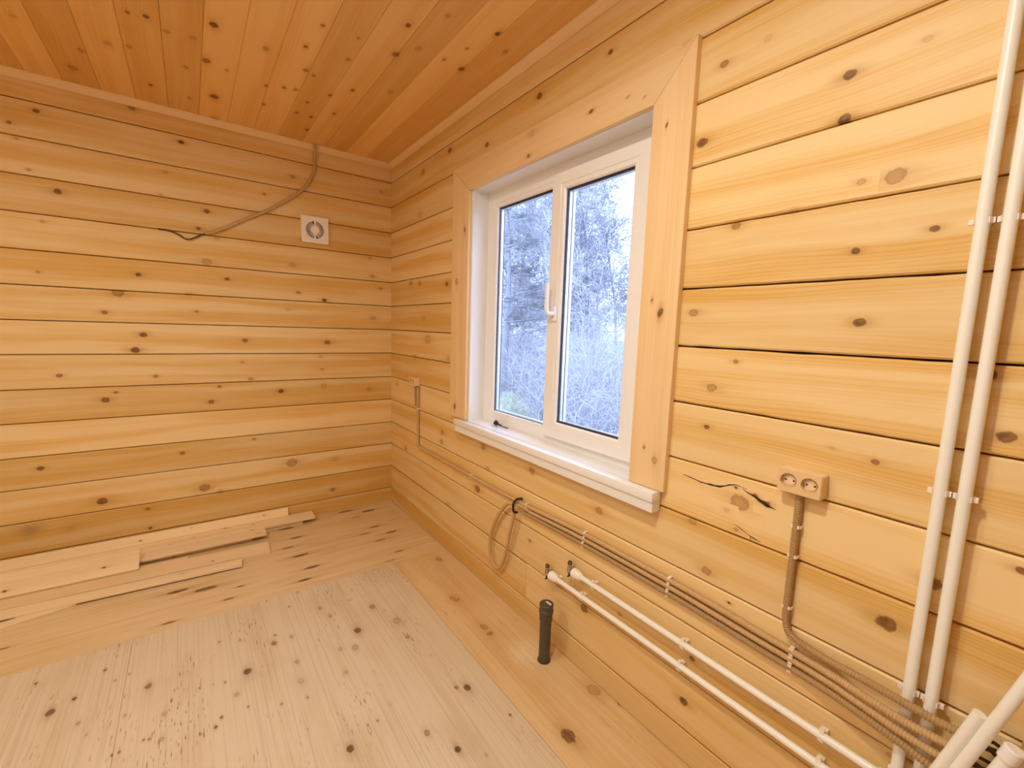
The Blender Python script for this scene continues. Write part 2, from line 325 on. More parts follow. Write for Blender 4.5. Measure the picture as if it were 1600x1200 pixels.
K_RIGHT = [(-2.645,2.226,0.0141,0.7),(-2.966,2.064,0.0156,1.0),(-2.965,1.966,0.0159,1.0),(-2.594,2.025,0.019,0.9),(-3.08,1.808,0.0238,0.6),(-3.016,1.811,0.0103,0.5),(-2.724,1.758,0.014,0.7),(-3.159,1.682,0.0099,0.9),(-3.022,1.651,0.0105,1.0),(-2.613,1.51,0.016,0.6),(-3.048,1.483,0.0144,0.9),(-2.761,1.367,0.0089,0.7),(-2.694,1.281,0.0173,0.6),(-3.271,1.381,0.0162,1.0),(-3.309,1.26,0.0158,0.9),(-2.689,1.157,0.0098,0.9),(-3.113,1.157,0.009,0.8),(-2.811,0.953,0.029,0.6),(-2.669,0.839,0.0146,0.5),(-2.731,0.698,0.0181,0.6),(-3.174,0.783,0.0231,0.9),(-3.239,0.918,0.0185,0.8),(-3.36,1.004,0.0097,0.9),(-1.834,0.77,0.0223,0.6),(-2.269,0.73,0.0199,0.6),(-1.448,0.671,0.0229,0.4),(-1.84,0.421,0.0114,0.7),(-2.693,0.211,0.0177,0.9),(-2.709,0.379,0.0107,0.9),(-2.81,0.633,0.0057,1.0),(-1.347,0.525,0.0292,0.8),(-2.404,0.361,0.0108,0.5),(-2.22,0.278,0.0215,0.8),(-0.384,1.74,0.0203,0.7),(-0.537,1.73,0.0191,0.7),(-0.933,1.702,0.019,0.8),(-0.901,0.765,0.0234,0.6),(-0.894,0.7,0.0235,0.5),(-0.303,0.515,0.0224,0.6),(-1.397,0.785,0.0233,0.6),(-2.193,2.46,0.0125,0.9),(-1.783,2.463,0.0197,1.0),(-1.359,2.387,0.0168,0.9),(-0.948,2.477,0.0204,0.9),(-0.574,2.448,0.0241,0.6),(-0.529,2.184,0.0249,0.4),(-2.797,0.994,0.0055,0.9),(-2.853,0.987,0.0087,0.9),(-2.883,0.976,0.0118,1.0),(-2.809,0.867,0.0073,0.6),(-2.848,0.859,0.0071,0.6),(-2.775,0.916,0.0094,0.3),(-2.97,0.395,0.0101,0.5),(-3.214,0.469,0.0078,0.5),(-3.024,1.17,0.0071,0.3),(-2.875,1.771,0.0136,0.25),(-2.765,2.239,0.0125,0.25),(-3.104,2.08,0.0099,0.3),(-0.604,1.495,0.0252,0.35),(-0.667,1.354,0.0434,0.4),(-0.459,1.219,0.0271,0.4),(-0.964,1.246,0.0276,0.35),(-0.12,0.985,0.0233,0.4),(-0.995,0.301,0.0289,0.4)]
K_CEIL = [(-1.064,-1.158,0.0217,1.0),(-0.734,-1.173,0.0226,0.8),(-0.352,-1.128,0.0282,0.9),(-0.014,-1.115,0.0277,0.9),(-0.604,-1.534,0.0209,0.5),(-0.947,-1.381,0.015,0.9),(-0.933,-1.439,0.0118,0.8),(-0.637,-1.458,0.0141,0.6),(-0.227,-1.702,0.0282,0.6),(-0.604,-1.251,0.0157,0.6),(-0.275,-1.401,0.0133,0.9),(-0.903,-1.227,0.0166,0.4),(-1.023,-0.962,0.0174,0.6),(-1.153,-0.824,0.0137,0.8),(-1.35,-0.797,0.0122,0.7),(-1.176,-0.648,0.0146,0.7),(-1.353,-0.491,0.021,0.8),(-1.572,-0.523,0.015,0.9),(-0.783,-0.631,0.0136,0.8),(-0.914,-0.552,0.0131,0.9),(-0.929,-0.745,0.0121,0.7),(-0.953,-0.784,0.0156,0.7),(-0.707,-0.84,0.0131,0.8),(-0.726,-0.789,0.0132,0.7),(-0.667,-0.917,0.013,0.8),(-0.433,-0.901,0.0147,0.8),(-0.449,-0.733,0.0155,0.7),(-0.238,-0.636,0.0176,0.9),(-0.443,-0.656,0.0159,0.8),(-1.758,-0.211,0.0154,1.0),(-1.442,-0.205,0.0188,0.9),(-1.681,-0.118,0.0135,0.6),(-1.458,-0.428,0.0203,0.4),(-1.458,-0.303,0.0107,0.7),(-1.593,-0.261,0.0101,0.7),(-1.023,-0.391,0.0176,0.5),(-1.723,-0.423,0.0142,0.5),(-1.36,-0.658,0.0097,0.6),(-0.702,-1.09,0.0119,0.5),(-0.243,-1.238,0.0143,0.5),(-0.619,-0.712,0.012,0.8),(-0.576,-0.559,0.0129,0.8),(-0.595,-1.824,0.0153,0.4),(-0.453,-1.64,0.0182,0.5),(-0.884,-1.318,0.0161,0.5)]
K_FLOOR = [(-1.459,-1.165,0.0198,1.0),(-1.455,-0.714,0.0208,1.0),(-2.038,-0.916,0.017,1.0),(-2.015,-0.95,0.0085,0.8),(-2.245,-0.614,0.015,1.0),(-2.033,-0.453,0.0191,1.0),(-2.009,-0.49,0.0109,0.8),(-1.291,-1.769,0.0187,0.9),(-1.258,-1.711,0.0099,1.0),(-1.334,-1.49,0.0158,0.8),(-1.568,-1.211,0.0129,0.5),(-1.633,-0.995,0.0164,0.4),(-1.336,-1.051,0.0161,0.8),(-1.316,-0.598,0.0197,0.7),(-2.129,-0.674,0.0136,0.7),(-1.563,-0.758,0.0192,0.5),(-1.643,-1.438,0.0108,0.5),(-1.625,-1.556,0.0102,0.8),(-1.655,-1.265,0.007,0.9),(-1.69,-1.284,0.0079,0.9),(-1.081,-1.846,0.0078,0.9),(-1.136,-1.639,0.0084,0.9),(-1.523,-1.434,0.0118,0.5),(-1.536,-0.815,0.0127,0.5),(-1.812,-0.202,0.021,0.7),(-1.476,-0.22,0.0209,0.6),(-1.489,-0.535,0.0257,0.5),(-1.625,-0.536,0.0136,0.7),(-1.512,-0.988,0.0119,0.6),(-1.684,-0.833,0.0115,0.5),(-2.234,-0.384,0.0074,0.8),(-1.763,-0.203,0.0252,0.6),(-1.49,-0.209,0.025,0.6),(-2.422,-0.262,0.032,1.0),(-1.074,-0.099,0.0263,0.6),(-2.329,-0.034,0.033,0.5),(-2.433,-0.0,0.0104,0.9),(-1.183,-0.822,0.0116,0.6),(-1.278,-0.795,0.0111,0.6),(-1.088,-0.948,0.0077,0.7),(-1.333,-0.98,0.01,0.6),(-1.23,-1.174,0.0081,0.6),(-1.195,-1.25,0.008,0.6),(-1.733,-0.991,0.0064,0.7),(-1.454,-1.327,0.0053,0.8),(-1.463,-1.279,0.0053,0.8),(-1.475,-1.244,0.0054,0.8),(-1.711,-1.077,0.0062,0.7),(-1.454,-1.55,0.007,0.5),(-1.455,-1.53,0.0071,0.5),(-1.968,-0.867,0.0058,0.8),(-1.982,-0.837,0.0058,0.8),(-1.658,-1.166,0.0062,0.9),(-1.656,-1.181,0.0061,0.8),(-1.613,-1.486,0.0054,0.8),(-1.62,-1.472,0.0054,0.8),(-1.625,-1.567,0.0061,0.8),(-1.624,-1.549,0.0061,0.8),(-0.811,-1.392,0.0094,0.8),(-1.215,-1.557,0.0055,0.7),(-1.227,-1.599,0.0054,0.7),(-1.481,-1.648,0.0065,0.4),(-1.405,-1.68,0.009,0.6),(-0.975,-0.888,0.0105,0.6),(-1.939,-0.737,0.0101,0.3),(-1.284,-1.039,0.0084,0.8),(-2.015,-0.146,0.0956,-0.8),(-2.318,-0.544,0.0063,0.5),(-1.983,-0.802,0.0059,0.7)]
K_FBACK = [(-0.809,-0.129,0.0375,1.0),(-0.776,-0.308,0.0294,0.9),(-0.846,-0.43,0.0274,0.8),(-0.801,-0.573,0.0366,1.0),(-0.768,-0.753,0.0341,1.0),(-0.834,-0.872,0.027,1.0),(-1.133,-0.754,0.0172,0.9),(-1.195,-0.851,0.02,0.9),(-1.408,-0.632,0.0371,1.0),(-1.286,-0.683,0.0462,0.9),(-0.381,-0.044,0.0435,0.8),(-0.228,-0.123,0.0439,0.9),(-0.283,-0.419,0.0324,0.8),(-0.375,-0.492,0.0307,0.7),(-0.209,-0.561,0.0313,0.9),(-0.318,-0.638,0.0295,0.7),(-0.266,-0.845,0.022,0.8),(-0.357,-0.928,0.0258,0.5),(-1.438,-0.915,0.021,0.9),(-2.01,-0.746,0.0181,0.8),(-1.981,-0.335,0.0542,0.8),(-2.055,-0.349,0.0448,0.4),(-0.125,-0.378,0.0275,0.4),(-0.346,-0.189,0.0278,0.6)]
K_CASING = [(-2.127,2.271,0.0106,0.9),(-1.736,2.217,0.0121,0.8),(-2.311,2.256,0.007,0.6),(-2.409,2.229,0.0065,0.5),(-2.477,2.123,0.0062,1.0),(-2.468,1.566,0.0067,0.8),(-2.504,1.506,0.0153,0.9),(-2.478,1.046,0.0071,0.7),(-2.524,1.007,0.0137,0.5),(-1.183,2.018,0.0142,0.8),(-1.099,1.69,0.0201,0.6),(-1.102,0.967,0.0185,0.8),(-1.772,2.31,0.0234,0.3),(-2.463,2.334,0.0142,0.3)]

# ---------------------------------------------------------------- room shell
Z = [-0.08, 0.1097, 0.2945, 0.483, 0.66, 0.8479, 1.0307, 1.2193, 1.4028, 1.5862, 1.7699, 1.9577, 2.1452, 2.3331, 2.5147, 2.70]
XL, YR, HC = -3.0, -5.3, 2.645          # left wall, rear wall, ceiling
WY0, WY1, WZ0, WZ1 = -2.430, -1.235, 0.905, 2.187     # window opening
GAP = 0.0021
def struct(name, mb, mat, parent=None):
    return tag(mb.build(name, mat, parent), kind='structure')
wb = struct('wall_back', MB().box((XL - 0.2, 0.045, -0.2), (0.25, 0.16, 2.8)), GAPM)
mbw = MB()
for a, b in (((0.045, -5.5, -0.2), (0.19, WY0 - 0.03, 2.8)), ((0.045, WY1 + 0.03, -0.2), (0.19, 0.045, 2.8)),
             ((0.045, WY0 - 0.03, WZ1 + 0.03), (0.19, WY1 + 0.03, 2.8)), ((0.045, WY0 - 0.03, -0.2), (0.19, WY1 + 0.03, WZ0 - 0.04))):
    mbw.box(a, b)
wr = struct('wall_right', mbw, GAPM)
LW = (-3.45, -2.75)      # unseen window added in the left wall to let in cool fill light
mbl = MB(); mbl.box((XL - 0.2, -5.5, -0.2), (XL - 0.045, LW[0], 2.8)); mbl.box((XL - 0.2, LW[1], -0.2), (XL - 0.045, 0.045, 2.8))
mbl.box((XL - 0.2, LW[0], -0.2), (XL - 0.045, LW[1], 0.8479)); mbl.box((XL - 0.2, LW[0], 2.1452), (XL - 0.045, LW[1], 2.8))
wl = struct('wall_left', mbl, GAPM)
wq = struct('wall_rear', MB().box((XL - 0.2, -5.5, -0.2), (0.25, YR - 0.045, 2.8)), GAPM)
unseen_back = lambda x: x < -2.1
unseen_right = lambda y: y < -3.45
TB = {13: 0.1, 12: 0.5, 11: 0.3, 10: 0.9, 9: 0.2, 8: 0.3, 7: 0.2, 6: -0.1, 5: 0.2, 4: 0.8, 3: -0.5, 2: 0.8, 1: 0.1, 0: 1.2, -1: 0.9}
for i in range(15):
    k = i - 1
    board('log', wb, WALL, (0, 0, 0), (1, 0, 0), (0, 0, 1), (0, -1, 0), XL + 0.002, 0.03, Z[i] + GAP, Z[i + 1] - GAP, 0.044, 0.0036,
          K_BACK + [(-2.06, 0.25, 0.045, 2.2), (-1.90, 0.22, 0.03, 1.8)] if k < 2 and k >= 0 else K_BACK, tone=TB.get(k, 0.2) * 0.9, wob=0.0003, rk=unseen_back, krnd=2.0, che=0.0004)
TR = {13: 0.2, 12: 0.7, 11: 0.1, 10: -0.3, 9: -0.5, 8: 0.2, 7: 0.4, 6: -0.3, 5: -0.1, 4: -0.7, 3: 0.2, 2: -0.2, 1: 0.5, 0: -0.1, -1: 0.9}
CRACK = [[(-2.622, 0.9835, .0008), (-2.652, 0.982, .0016), (-2.67, 0.9795, .0012), (-2.686, 0.977, .002), (-2.702, 0.978, .0014), (-2.718, 0.979, .0030), (-2.734, 0.980, .0022), (-2.749, 0.982, .0034), (-2.764, 0.989, .0018), (-2.777, 0.996, .0022), (-2.797, 1.003, .001), (-2.83, 0.999, .0006)],
         [(-2.815, 0.997, .0006), (-2.832, 0.990, .0016), (-2.850, 0.986, .0026), (-2.865, 0.979, .0050), (-2.876, 0.975, .0045), (-2.886, 0.971, .0060), (-2.897, 0.969, .0022), (-2.912, 0.966, .0005)],
         [(-2.80, 0.884, .0004), (-2.822, 0.876, .0014), (-2.845, 0.867, .0008), (-2.862, 0.862, .0018), (-2.88, 0.858, .0004)]]
WOB = {8: 0.0012, 7: 0.0012, 6: 0.0012, 4: 0.0008}
for i in range(15):
    k = i - 1; spans = [(-5.25, -0.0004)]
    if 4 <= k <= 11: spans = [(-5.25, WY0 - 0.02), (WY1 + 0.02, -0.0004)]
    if k == 0: spans = [(-5.25, -1.8215), (-1.8195, -0.0004)]
    for j, (a, b) in enumerate(spans):
        z0, z1 = Z[i] + GAP, Z[i + 1] - GAP
        if k == 0 and j == 1: z0 += 0.0; z1 -= 0.004
        if k == 2: z1 = z1
        lg = board('log', wr, WALL, (0, 0, 0), (0, 1, 0), (0, 0, 1), (-1, 0, 0), a, b, z0, z1, 0.044, 0.0042 if a < -3 else 0.0034,
              K_RIGHT, tone=TR.get(k, 0.2) + (0.5 if b > -1.9 and len(spans) > 1 else 0), wob=WOB.get(k, 0.0003) if a < -3 else 0.0002, rk=unseen_right, krnd=2.0, che=0.0004)  # logs left of the window toned more amber, imitating the corner's bounced light
        if k == 4 and a < -3: lg4 = lg
for i in range(15):
    for a, b in ([(-5.25, LW[0]), (LW[1], -0.002)] if 5 <= i <= 11 else [(-5.25, -0.002)]):
        board('log', wl, WALL, (XL, 0, 0), (0, 1, 0), (0, 0, 1), (1, 0, 0), a, b, Z[i] + GAP, Z[i + 1] - GAP, 0.044, 0.003, cell=0.12)
    board('log', wq, WALL, (0, YR, 0), (1, 0, 0), (0, 0, 1), (0, 1, 0), XL + 0.002, -0.002, Z[i] + GAP, Z[i + 1] - GAP, 0.044, 0.003, cell=0.12)

fl = struct('floor', MB().box((XL - 0.1, -5.4, -0.2), (0.1, 0.1, -0.021)), GAPM)
LOG4 = lg4
for c in CRACK:      # weathered splits in the log under the casing's right side
    v = []; f = []
    for y, z, h in c: v += [(-0.0004, y, z - h), (-0.0007, y, z + h)]
    for i in range(len(c) - 1): f.append((2 * i, 2 * i + 1, 2 * i + 3, 2 * i + 2))
    mesh_obj('crack', v, f, HOLE, LOG4)
# plywood sheets: one along the back wall (grain along it), one strip along the window wall, big sheets in the middle
board('floor_panel', fl, PLYB, (0, 0, 0), (1, 0, 0), (0, 1, 0), (0, 0, 1), -2.44, -0.002, -0.9655, -0.002, 0.02, 0.0010, [(a, b, r * 0.52, d) for a, b, r, d in K_FBACK], tone=0.1, kaspect=3.2)
board('floor_panel', fl, PLYB, (0, 0, 0), (1, 0, 0), (0, 1, 0), (0, 0, 1), XL + 0.002, -2.4404, -0.9655, -0.002, 0.02, 0.0010, [(a, b, r * 0.52, d) for a, b, r, d in K_FBACK], tone=0.1, kaspect=3.2)
UF = lambda a, b, c, d, kn, tn: board('floor_panel', fl, PLYR if d > -0.1 else PLY, (0, 0, 0), (0, 1, 0), (1, 0, 0), (0, 0, 1), a, b, c, d, 0.02, 0.0010, kn, tone=tn)
UF(-3.40, -0.9672, -0.345, -0.002, K_FLOOR, 0.0)
UF(-5.28, -3.4004, -0.345, -0.002, [], 0.2)
UF(-3.40, -0.9672, -1.5650, -0.3462, K_FLOOR, -0.25)
UF(-3.40, -0.9672, XL + 0.002, -1.5656, K_FLOOR, -0.15)
UF(-5.28, -3.4004, -1.5650, -0.3462, [], 0.1)
UF(-5.28, -3.4004, XL + 0.002, -1.5656, [], 0.0)

ce = struct('ceiling', MB().box((XL - 0.1, -5.4, HC + 0.02), (0.1, 0.1, HC + 0.1)), GAPM)
xs = [-0.0, -0.2, -0.342, -0.485, -0.626, -0.768, -0.909, -1.050, -1.193, -1.336, -1.479, -1.624, -1.771, -1.908, -2.05, -2.193, -2.336, -2.479, -2.622, -2.765, -2.908, -3.0]
for i in range(len(xs) - 1):
    board('ceiling_board', ce, CEIL, (0, 0, HC), (0, 1, 0), (1, 0, 0), (0, 0, -1), -5.28, -0.001, xs[i + 1] + 0.0004, xs[i] - 0.0004, 0.018, 0.0022, K_CEIL, cell=0.036,
          rk=lambda y: y < -2.1, krnd=1.5)
# cove mouldings under the ceiling
def cove(name, prof, along, a, b, mat):
    """prof: (distance from the wall, z); the sweep runs along x on the back wall, along y on the window wall"""
    n = len(prof); m = 30; v = []; f = []
    for t in np.linspace(a, b, m):
        for d, z in prof: v.append((t, -d, z) if along == 'x' else (-d, t, z))
    for i in range(m - 1):
        for k in range(n): f.append((i * n + k, i * n + (k + 1) % n, (i + 1) * n + (k + 1) % n, (i + 1) * n + k))
    f.append(tuple(range(n))); f.append(tuple((m - 1) * n + k for k in range(n))[::-1])
    o = mesh_obj(name, v, f, mat); me = o.data
    gcv = np.zeros((len(me.loops), 3), np.float32)
    for l in me.loops:
        c = me.vertices[l.vertex_index].co; gcv[l.index] = (c.x if along == 'x' else c.y, c.z * 1.0 + 3, 9 if along == 'x' else 4)
    me.attributes.new('gc', 'FLOAT_VECTOR', 'CORNER').data.foreach_set('vector', gcv.reshape(-1))
    kk = np.full((len(me.loops), 3), 50, np.float32); me.attributes.new('kn', 'FLOAT_VECTOR', 'CORNER').data.foreach_set('vector', kk.reshape(-1))
    me.attributes.new('kd', 'FLOAT', 'CORNER'); o['tone'] = -0.6
    return tag(o, kind='structure')
zc = HC - 0.0002
prof = [(0.0002, zc), (0.031, zc), (0.031, zc - 0.004), (0.024, zc - 0.010), (0.016, zc - 0.019), (0.010, zc - 0.030), (0.008, zc - 0.036), (0.0002, zc - 0.036)]
cove('trim_1', prof, 'x', XL, -0.0002, CASE)
cove('trim_2', prof, 'y', YR, -0.0322, CASE)

# ---------------------------------------------------------------- window
win = empty('window_1', (0.1, (WY0 + WY1) / 2, WZ0)); tag(win, kind='structure')
def ring(name, y0, y1, z0, z1, prof, mat, parent):
    """sweeps a closed profile [(inset, x)] round the rectangle y0..y1, z0..z1"""
    v = []; f = []; n = len(prof)
    for (sy, sz) in ((0, 0), (1, 0), (1, 1), (0, 1)):
        for d, x in prof: v.append((x, (y0 + d) if sy == 0 else (y1 - d), (z0 + d) if sz == 0 else (z1 - d)))
    for c in range(4):
        e = (c + 1) % 4
        for k in range(n): f.append((c * n + k, c * n + (k + 1) % n, e * n + (k + 1) % n, e * n + k))
    o = mesh_obj(name, v, f, mat, parent)
    return o
FX, SX = 0.100, 0.080
fo = ring('frame', WY0, WY1, WZ0, WZ1, [(0, FX), (0.064, FX), (0.066, FX + 0.002), (0.066, FX + 0.068), (0, FX + 0.07)], WHITE, win)
MB().box((FX, -1.868, WZ0 + 0.06), (FX + 0.07, -1.796, WZ1 - 0.06), 0.002).build('mullion', WHITE, fo)
# glazing beads of the fixed light, panes, rubber gaskets, aluminium spacer
def glazing(y0, y1, z0, z1, x, parent, bead, lbl):
    """y0..y1, z0..z1: the rebate; bead: its visible width"""
    g0, g1, h0, h1 = y0 + bead, y1 - bead, z0 + bead, z1 - bead
    ring('glazing_bead', y0, y1, z0, z1, [(0, x), (bead - 0.006, x), (bead, x + 0.006), (bead, x + 0.014), (0, x + 0.014)], WHITE, parent)
    ring('gasket', g0 - 0.004, g1 + 0.004, h0 - 0.004, h1 + 0.004, [(0, x + 0.0142), (0.009, x + 0.0142), (0.009, x + 0.0172), (0, x + 0.0172)], BLACK, parent)
    for q in (0.0175, 0.0375):
        tag(MB().box((x + q, g0 - 0.003, h0 - 0.003), (x + q + 0.004, g1 + 0.003, h1 + 0.003)).build('pane', GLASS, parent))
    ring('spacer_bar', g0 - 0.003, g1 + 0.003, h0 - 0.003, h1 + 0.003, [(0, x + 0.0217), (0.0125, x + 0.0217), (0.0125, x + 0.0373), (0, x + 0.0373)], ALU, parent)
    ring('gasket', g0 - 0.004, g1 + 0.004, h0 - 0.004, h1 + 0.004, [(0, x + 0.0417), (0.0115, x + 0.0417), (0.0115, x + 0.0447), (0, x + 0.0447)], BLACK, parent)
glazing(-1.797, WY1 - 0.0655, WZ0 + 0.0425 - 0.004, WZ1 - 0.0655, FX + 0.002, fo, 0.0235, 'fixed')
sy0, sy1, sz0, sz1 = -2.343, -1.812, 0.933, 2.143
sa = ring('sash', sy0, sy1, sz0, sz1, [(0, SX + 0.002), (0.002, SX), (0.050, SX), (0.052, SX + 0.002), (0.052, SX + 0.066), (0, SX + 0.066)], WHITE, win)
tag(sa, label='white opening casement sash standing slightly proud of the frame')
glazing(sy0 + 0.050, sy1 - 0.050, sz0 + 0.050, sz1 - 0.050, SX + 0.003, sa, 0.026, 'sash')
# lever handle on the sash's left stile
hb = MB().box((SX - 0.011, -1.873, 1.482), (SX + 0.001, -1.845, 1.552), 0.004)
hb.tube([(SX - 0.011, -1.859, 1.517), (SX - 0.034, -1.859, 1.517)], 0.0105, 14)
pts = spline([(SX - 0.024, -1.859, 1.517), (SX - 0.040, -1.857, 1.516), (SX - 0.047, -1.853, 1.532), (SX - 0.047, -1.851, 1.58), (SX - 0.045, -1.849, 1.655)], 0.006)
hb.tube(pts, 0.0098, 12)
tag(auto_smooth(hb.build('handle', WHITE, sa)), label='white lever handle pointing up')
# reveal lining
rv = MB().box((-0.001, WY1, WZ0 - 0.02), (FX + 0.06, WY1 + 0.0195, WZ1 + 0.0195)); rv.build('reveal_panel', WHITE2, win)
rv = MB().box((-0.001, WY0 - 0.0195, WZ0 - 0.02), (FX + 0.06, WY0, WZ1 + 0.0195)); rv.build('reveal_panel', WHITE2, win)
rv = MB().box((-0.001, WY0, WZ1), (FX + 0.06, WY1, WZ1 + 0.0195)); rv.build('reveal_panel', WHITE2, win)
# sill: flat board with a rounded nose and a strip under it
sl = MB().box((-0.004, WY0 + 0.0005, WZ0 - 0.024), (FX + 0.055, WY1 - 0.0005, WZ0 - 0.0005))
sl.box((-0.055, -2.549, WZ0 - 0.034), (-0.0045, -1.150, WZ0 - 0.0005), 0.003)
tag(auto_smooth(sl.build('windowsill', WHITE, win), 30), label='white plastic windowsill board')
MB().box((-0.048, -2.547, 0.832), (-0.0045, -1.155, WZ0 - 0.0345), 0.002).build('sill_apron', WHITE2, win)
# mitred casing boards
CT = 0.0225
def casing(u0, u1, v0, v1, axis, ends, tone):
    if axis == 'z': return board('casing_board', win, CASE, (-CT, 0, 0), (0, 0, 1), (0, 1, 0), (-1, 0, 0), u0, u1, v0, v1, CT - 0.0005, 0.0015, [(z, y, r, d) for y, z, r, d in K_CASING], tone=tone, ends=ends)
    return board('casing_board', win, CASE, (-CT, 0, 0), (0, 1, 0), (0, 0, 1), (-1, 0, 0), u0, u1, v0, v1, CT - 0.0005, 0.0015, K_CASING, tone=tone, ends=ends)
# left: y -1.222..-1.037, right: y -2.567..-2.420, top: z 2.187..2.336 ; the end skew makes the mitres
c1 = casing(0.9065, (2.187 + 2.336) / 2 - 0.0003, -1.222, -1.037, 'z', (0, 0.149), 0.0)
c2 = casing(0.9065, (2.187 + 2.336) / 2 - 0.0003, -2.567, -2.420, 'z', (0, -0.149), -0.3)
c3 = board('casing_board', win, CASE, (-CT + 0.0006, 0, 0), (0, 1, 0), (0, 0, 1), (-1, 0, 0), (-2.567 - 2.420) / 2 + 0.0004, (-1.222 - 1.037) / 2 - 0.0004, 2.1885, 2.336, CT - 0.0011, 0.0015,
           K_CASING, tone=0.15, ends=(-0.147, 0.185))
for c in (c1,): c['label'] = 'left casing board, the wider one'

fill_win = empty('fill_window', (XL - 0.08, sum(LW) / 2, Z[5])); tag(fill_win, kind='structure')  # added out of view, only for its cool daylight fill
f2 = ring('frame', LW[0], LW[1], Z[5], Z[12], [(0, XL - 0.06), (0.07, XL - 0.06), (0.07, XL - 0.12), (0, XL - 0.12)], WHITE, fill_win)
MB().box((XL - 0.12, -3.13, Z[5] + 0.07), (XL - 0.06, -3.07, Z[12] - 0.07)).build('mullion', WHITE, f2)
MB().box((XL - 0.092, LW[0] + 0.06, Z[5] + 0.06), (XL - 0.088, LW[1] - 0.06, Z[12] - 0.06)).build('pane', GLASS, fill_win)
MB().box((XL - 0.055, LW[0] + 0.002, Z[5]), (XL + 0.04, LW[1] - 0.002, Z[5] + 0.02)).build('windowsill', WHITE, fill_win)

# ---------------------------------------------------------------- ceiling lamps out of view; the left one is an added fill
def ceiling_lamp(pos, radiance, label):
    lx, ly, lz = pos
    lamp = empty('ceiling_lamp', (lx, ly, HC - 0.0005)); tag(lamp, label, 'lamp', 'flush ceiling lamps')
    m, t, b = nt_new('glowing_disc'); t.nodes.remove(b); e = t.nodes.new('ShaderNodeEmission')
    e.inputs[0].default_value = (*LAMP_COLOR, 1); e.inputs[1].default_value = radiance
    t.links.new(e.outputs[0], t.nodes['Material Output'].inputs[0])
    MB().tube([(lx, ly, lz + 0.004), (lx, ly, lz)], LAMP_R, 48).build('diffuser', m, lamp)
    MB().tube([(lx, ly, HC - 0.001), (lx, ly, lz + 0.012), (lx, ly, lz + 0.0045)], [LAMP_R + 0.02, LAMP_R + 0.02, LAMP_R + 0.008], 48).build('housing', WHITE, lamp)
ceiling_lamp(LAMP_POS, LAMP_RADIANCE, 'flush round white ceiling lamp, the one nearer the window wall')
ceiling_lamp(FILL_LAMP_POS, FILL_LAMP_RADIANCE, 'added unseen fill lamp, flush round white, nearer the left wall')

# ---------------------------------------------------------------- fan grille on the back wall
vx0, vx1, vz0, vz1 = -0.643, -0.466, 1.992, 2.169; vc = ((vx0 + vx1) / 2, (vz0 + vz1) / 2)
fan = empty('extractor_fan', (vc[0], 0.0, vc[1])); tag(fan, 'square ivory extractor fan grille high on the log wall near the corner', 'fan')
def plate_with_holes(x_or_y, rect, holes, front, back, n=40):
    """plate in a local 2-D plane with round holes: returns (verts2d+depth, faces) built as sector quads per hole cell"""
    (a0, a1, b0, b1) = rect; v = []; f = []
    cells = []
    if len(holes) == 1: cells = [(a0, a1)]
    else:
        mid = (holes[0][0] + holes[1][0]) / 2; cells = [(a0, mid), (mid, a1)]
    for (ca, cb), (hx, hy, hr) in zip(cells, holes):
        base = len(v)
        for k in range(n):
            t = 2 * math.pi * k / n; dx, dy = math.cos(t), math.sin(t)
            s = min(((cb if dx > 0 else ca) - hx) / dx if abs(dx) > 1e-9 else 1e9, ((b1 if dy > 0 else b0) - hy) / dy if abs(dy) > 1e-9 else 1e9)
            ox, oy = hx + dx * s, hy + dy * s; ix, iy = hx + dx * hr, hy + dy * hr
            v += [(ox, oy, front), (ix, iy, front), (ix, iy, back), (ox, oy, back)]
        for k in range(n):
            j = (k + 1) % n; A = base + 4 * k; B = base + 4 * j
            f += [(A, B, B + 1, A + 1), (A + 1, B + 1, B + 2, A + 2), (A + 2, B + 2, B + 3, A + 3), (A + 3, B + 3, B, A)]
        # fill the rectangle's corners of this cell
        for (px, py) in ((ca, b0), (cb, b0), (cb, b1), (ca, b1)):
            ang = math.atan2(py - hy, px - hx) % (2 * math.pi); k = int(ang / (2 * math.pi / n)) % n; j = (k + 1) % n
            A = base + 4 * k; B = base + 4 * j; c = len(v); v += [(px, py, front), (px, py, back)]
            f += [(A, c, B), (A + 3, B + 3, c + 1), (A, A + 3, c + 1, c), (c, c + 1, B + 3, B)]
    return v, f
v, f = plate_with_holes('x', (vx0, vx1, vz0, vz1), [(vc[0], vc[1], 0.059)], -0.022, -0.0005)
MB().add([(a, d, b) for a, b, d in v], f).build('cover_plate', VENTW, fan)
MB().tube([(vc[0], -0.001, vc[1]), (vc[0], -0.004, vc[1])], 0.0585, 32).build('fan_cavity', HOLE, fan)
hubm = MB().tube([(vc[0], -0.006, vc[1]), (vc[0], -0.024, vc[1])], 0.0265, 28); hubm.box((vc[0] - 0.005, -0.0235, vc[1] - 0.0585), (vc[0] + 0.005, -0.012, vc[1] + 0.0585))
auto_smooth(hubm.build('hub', VENTW, fan))
gm = MB()
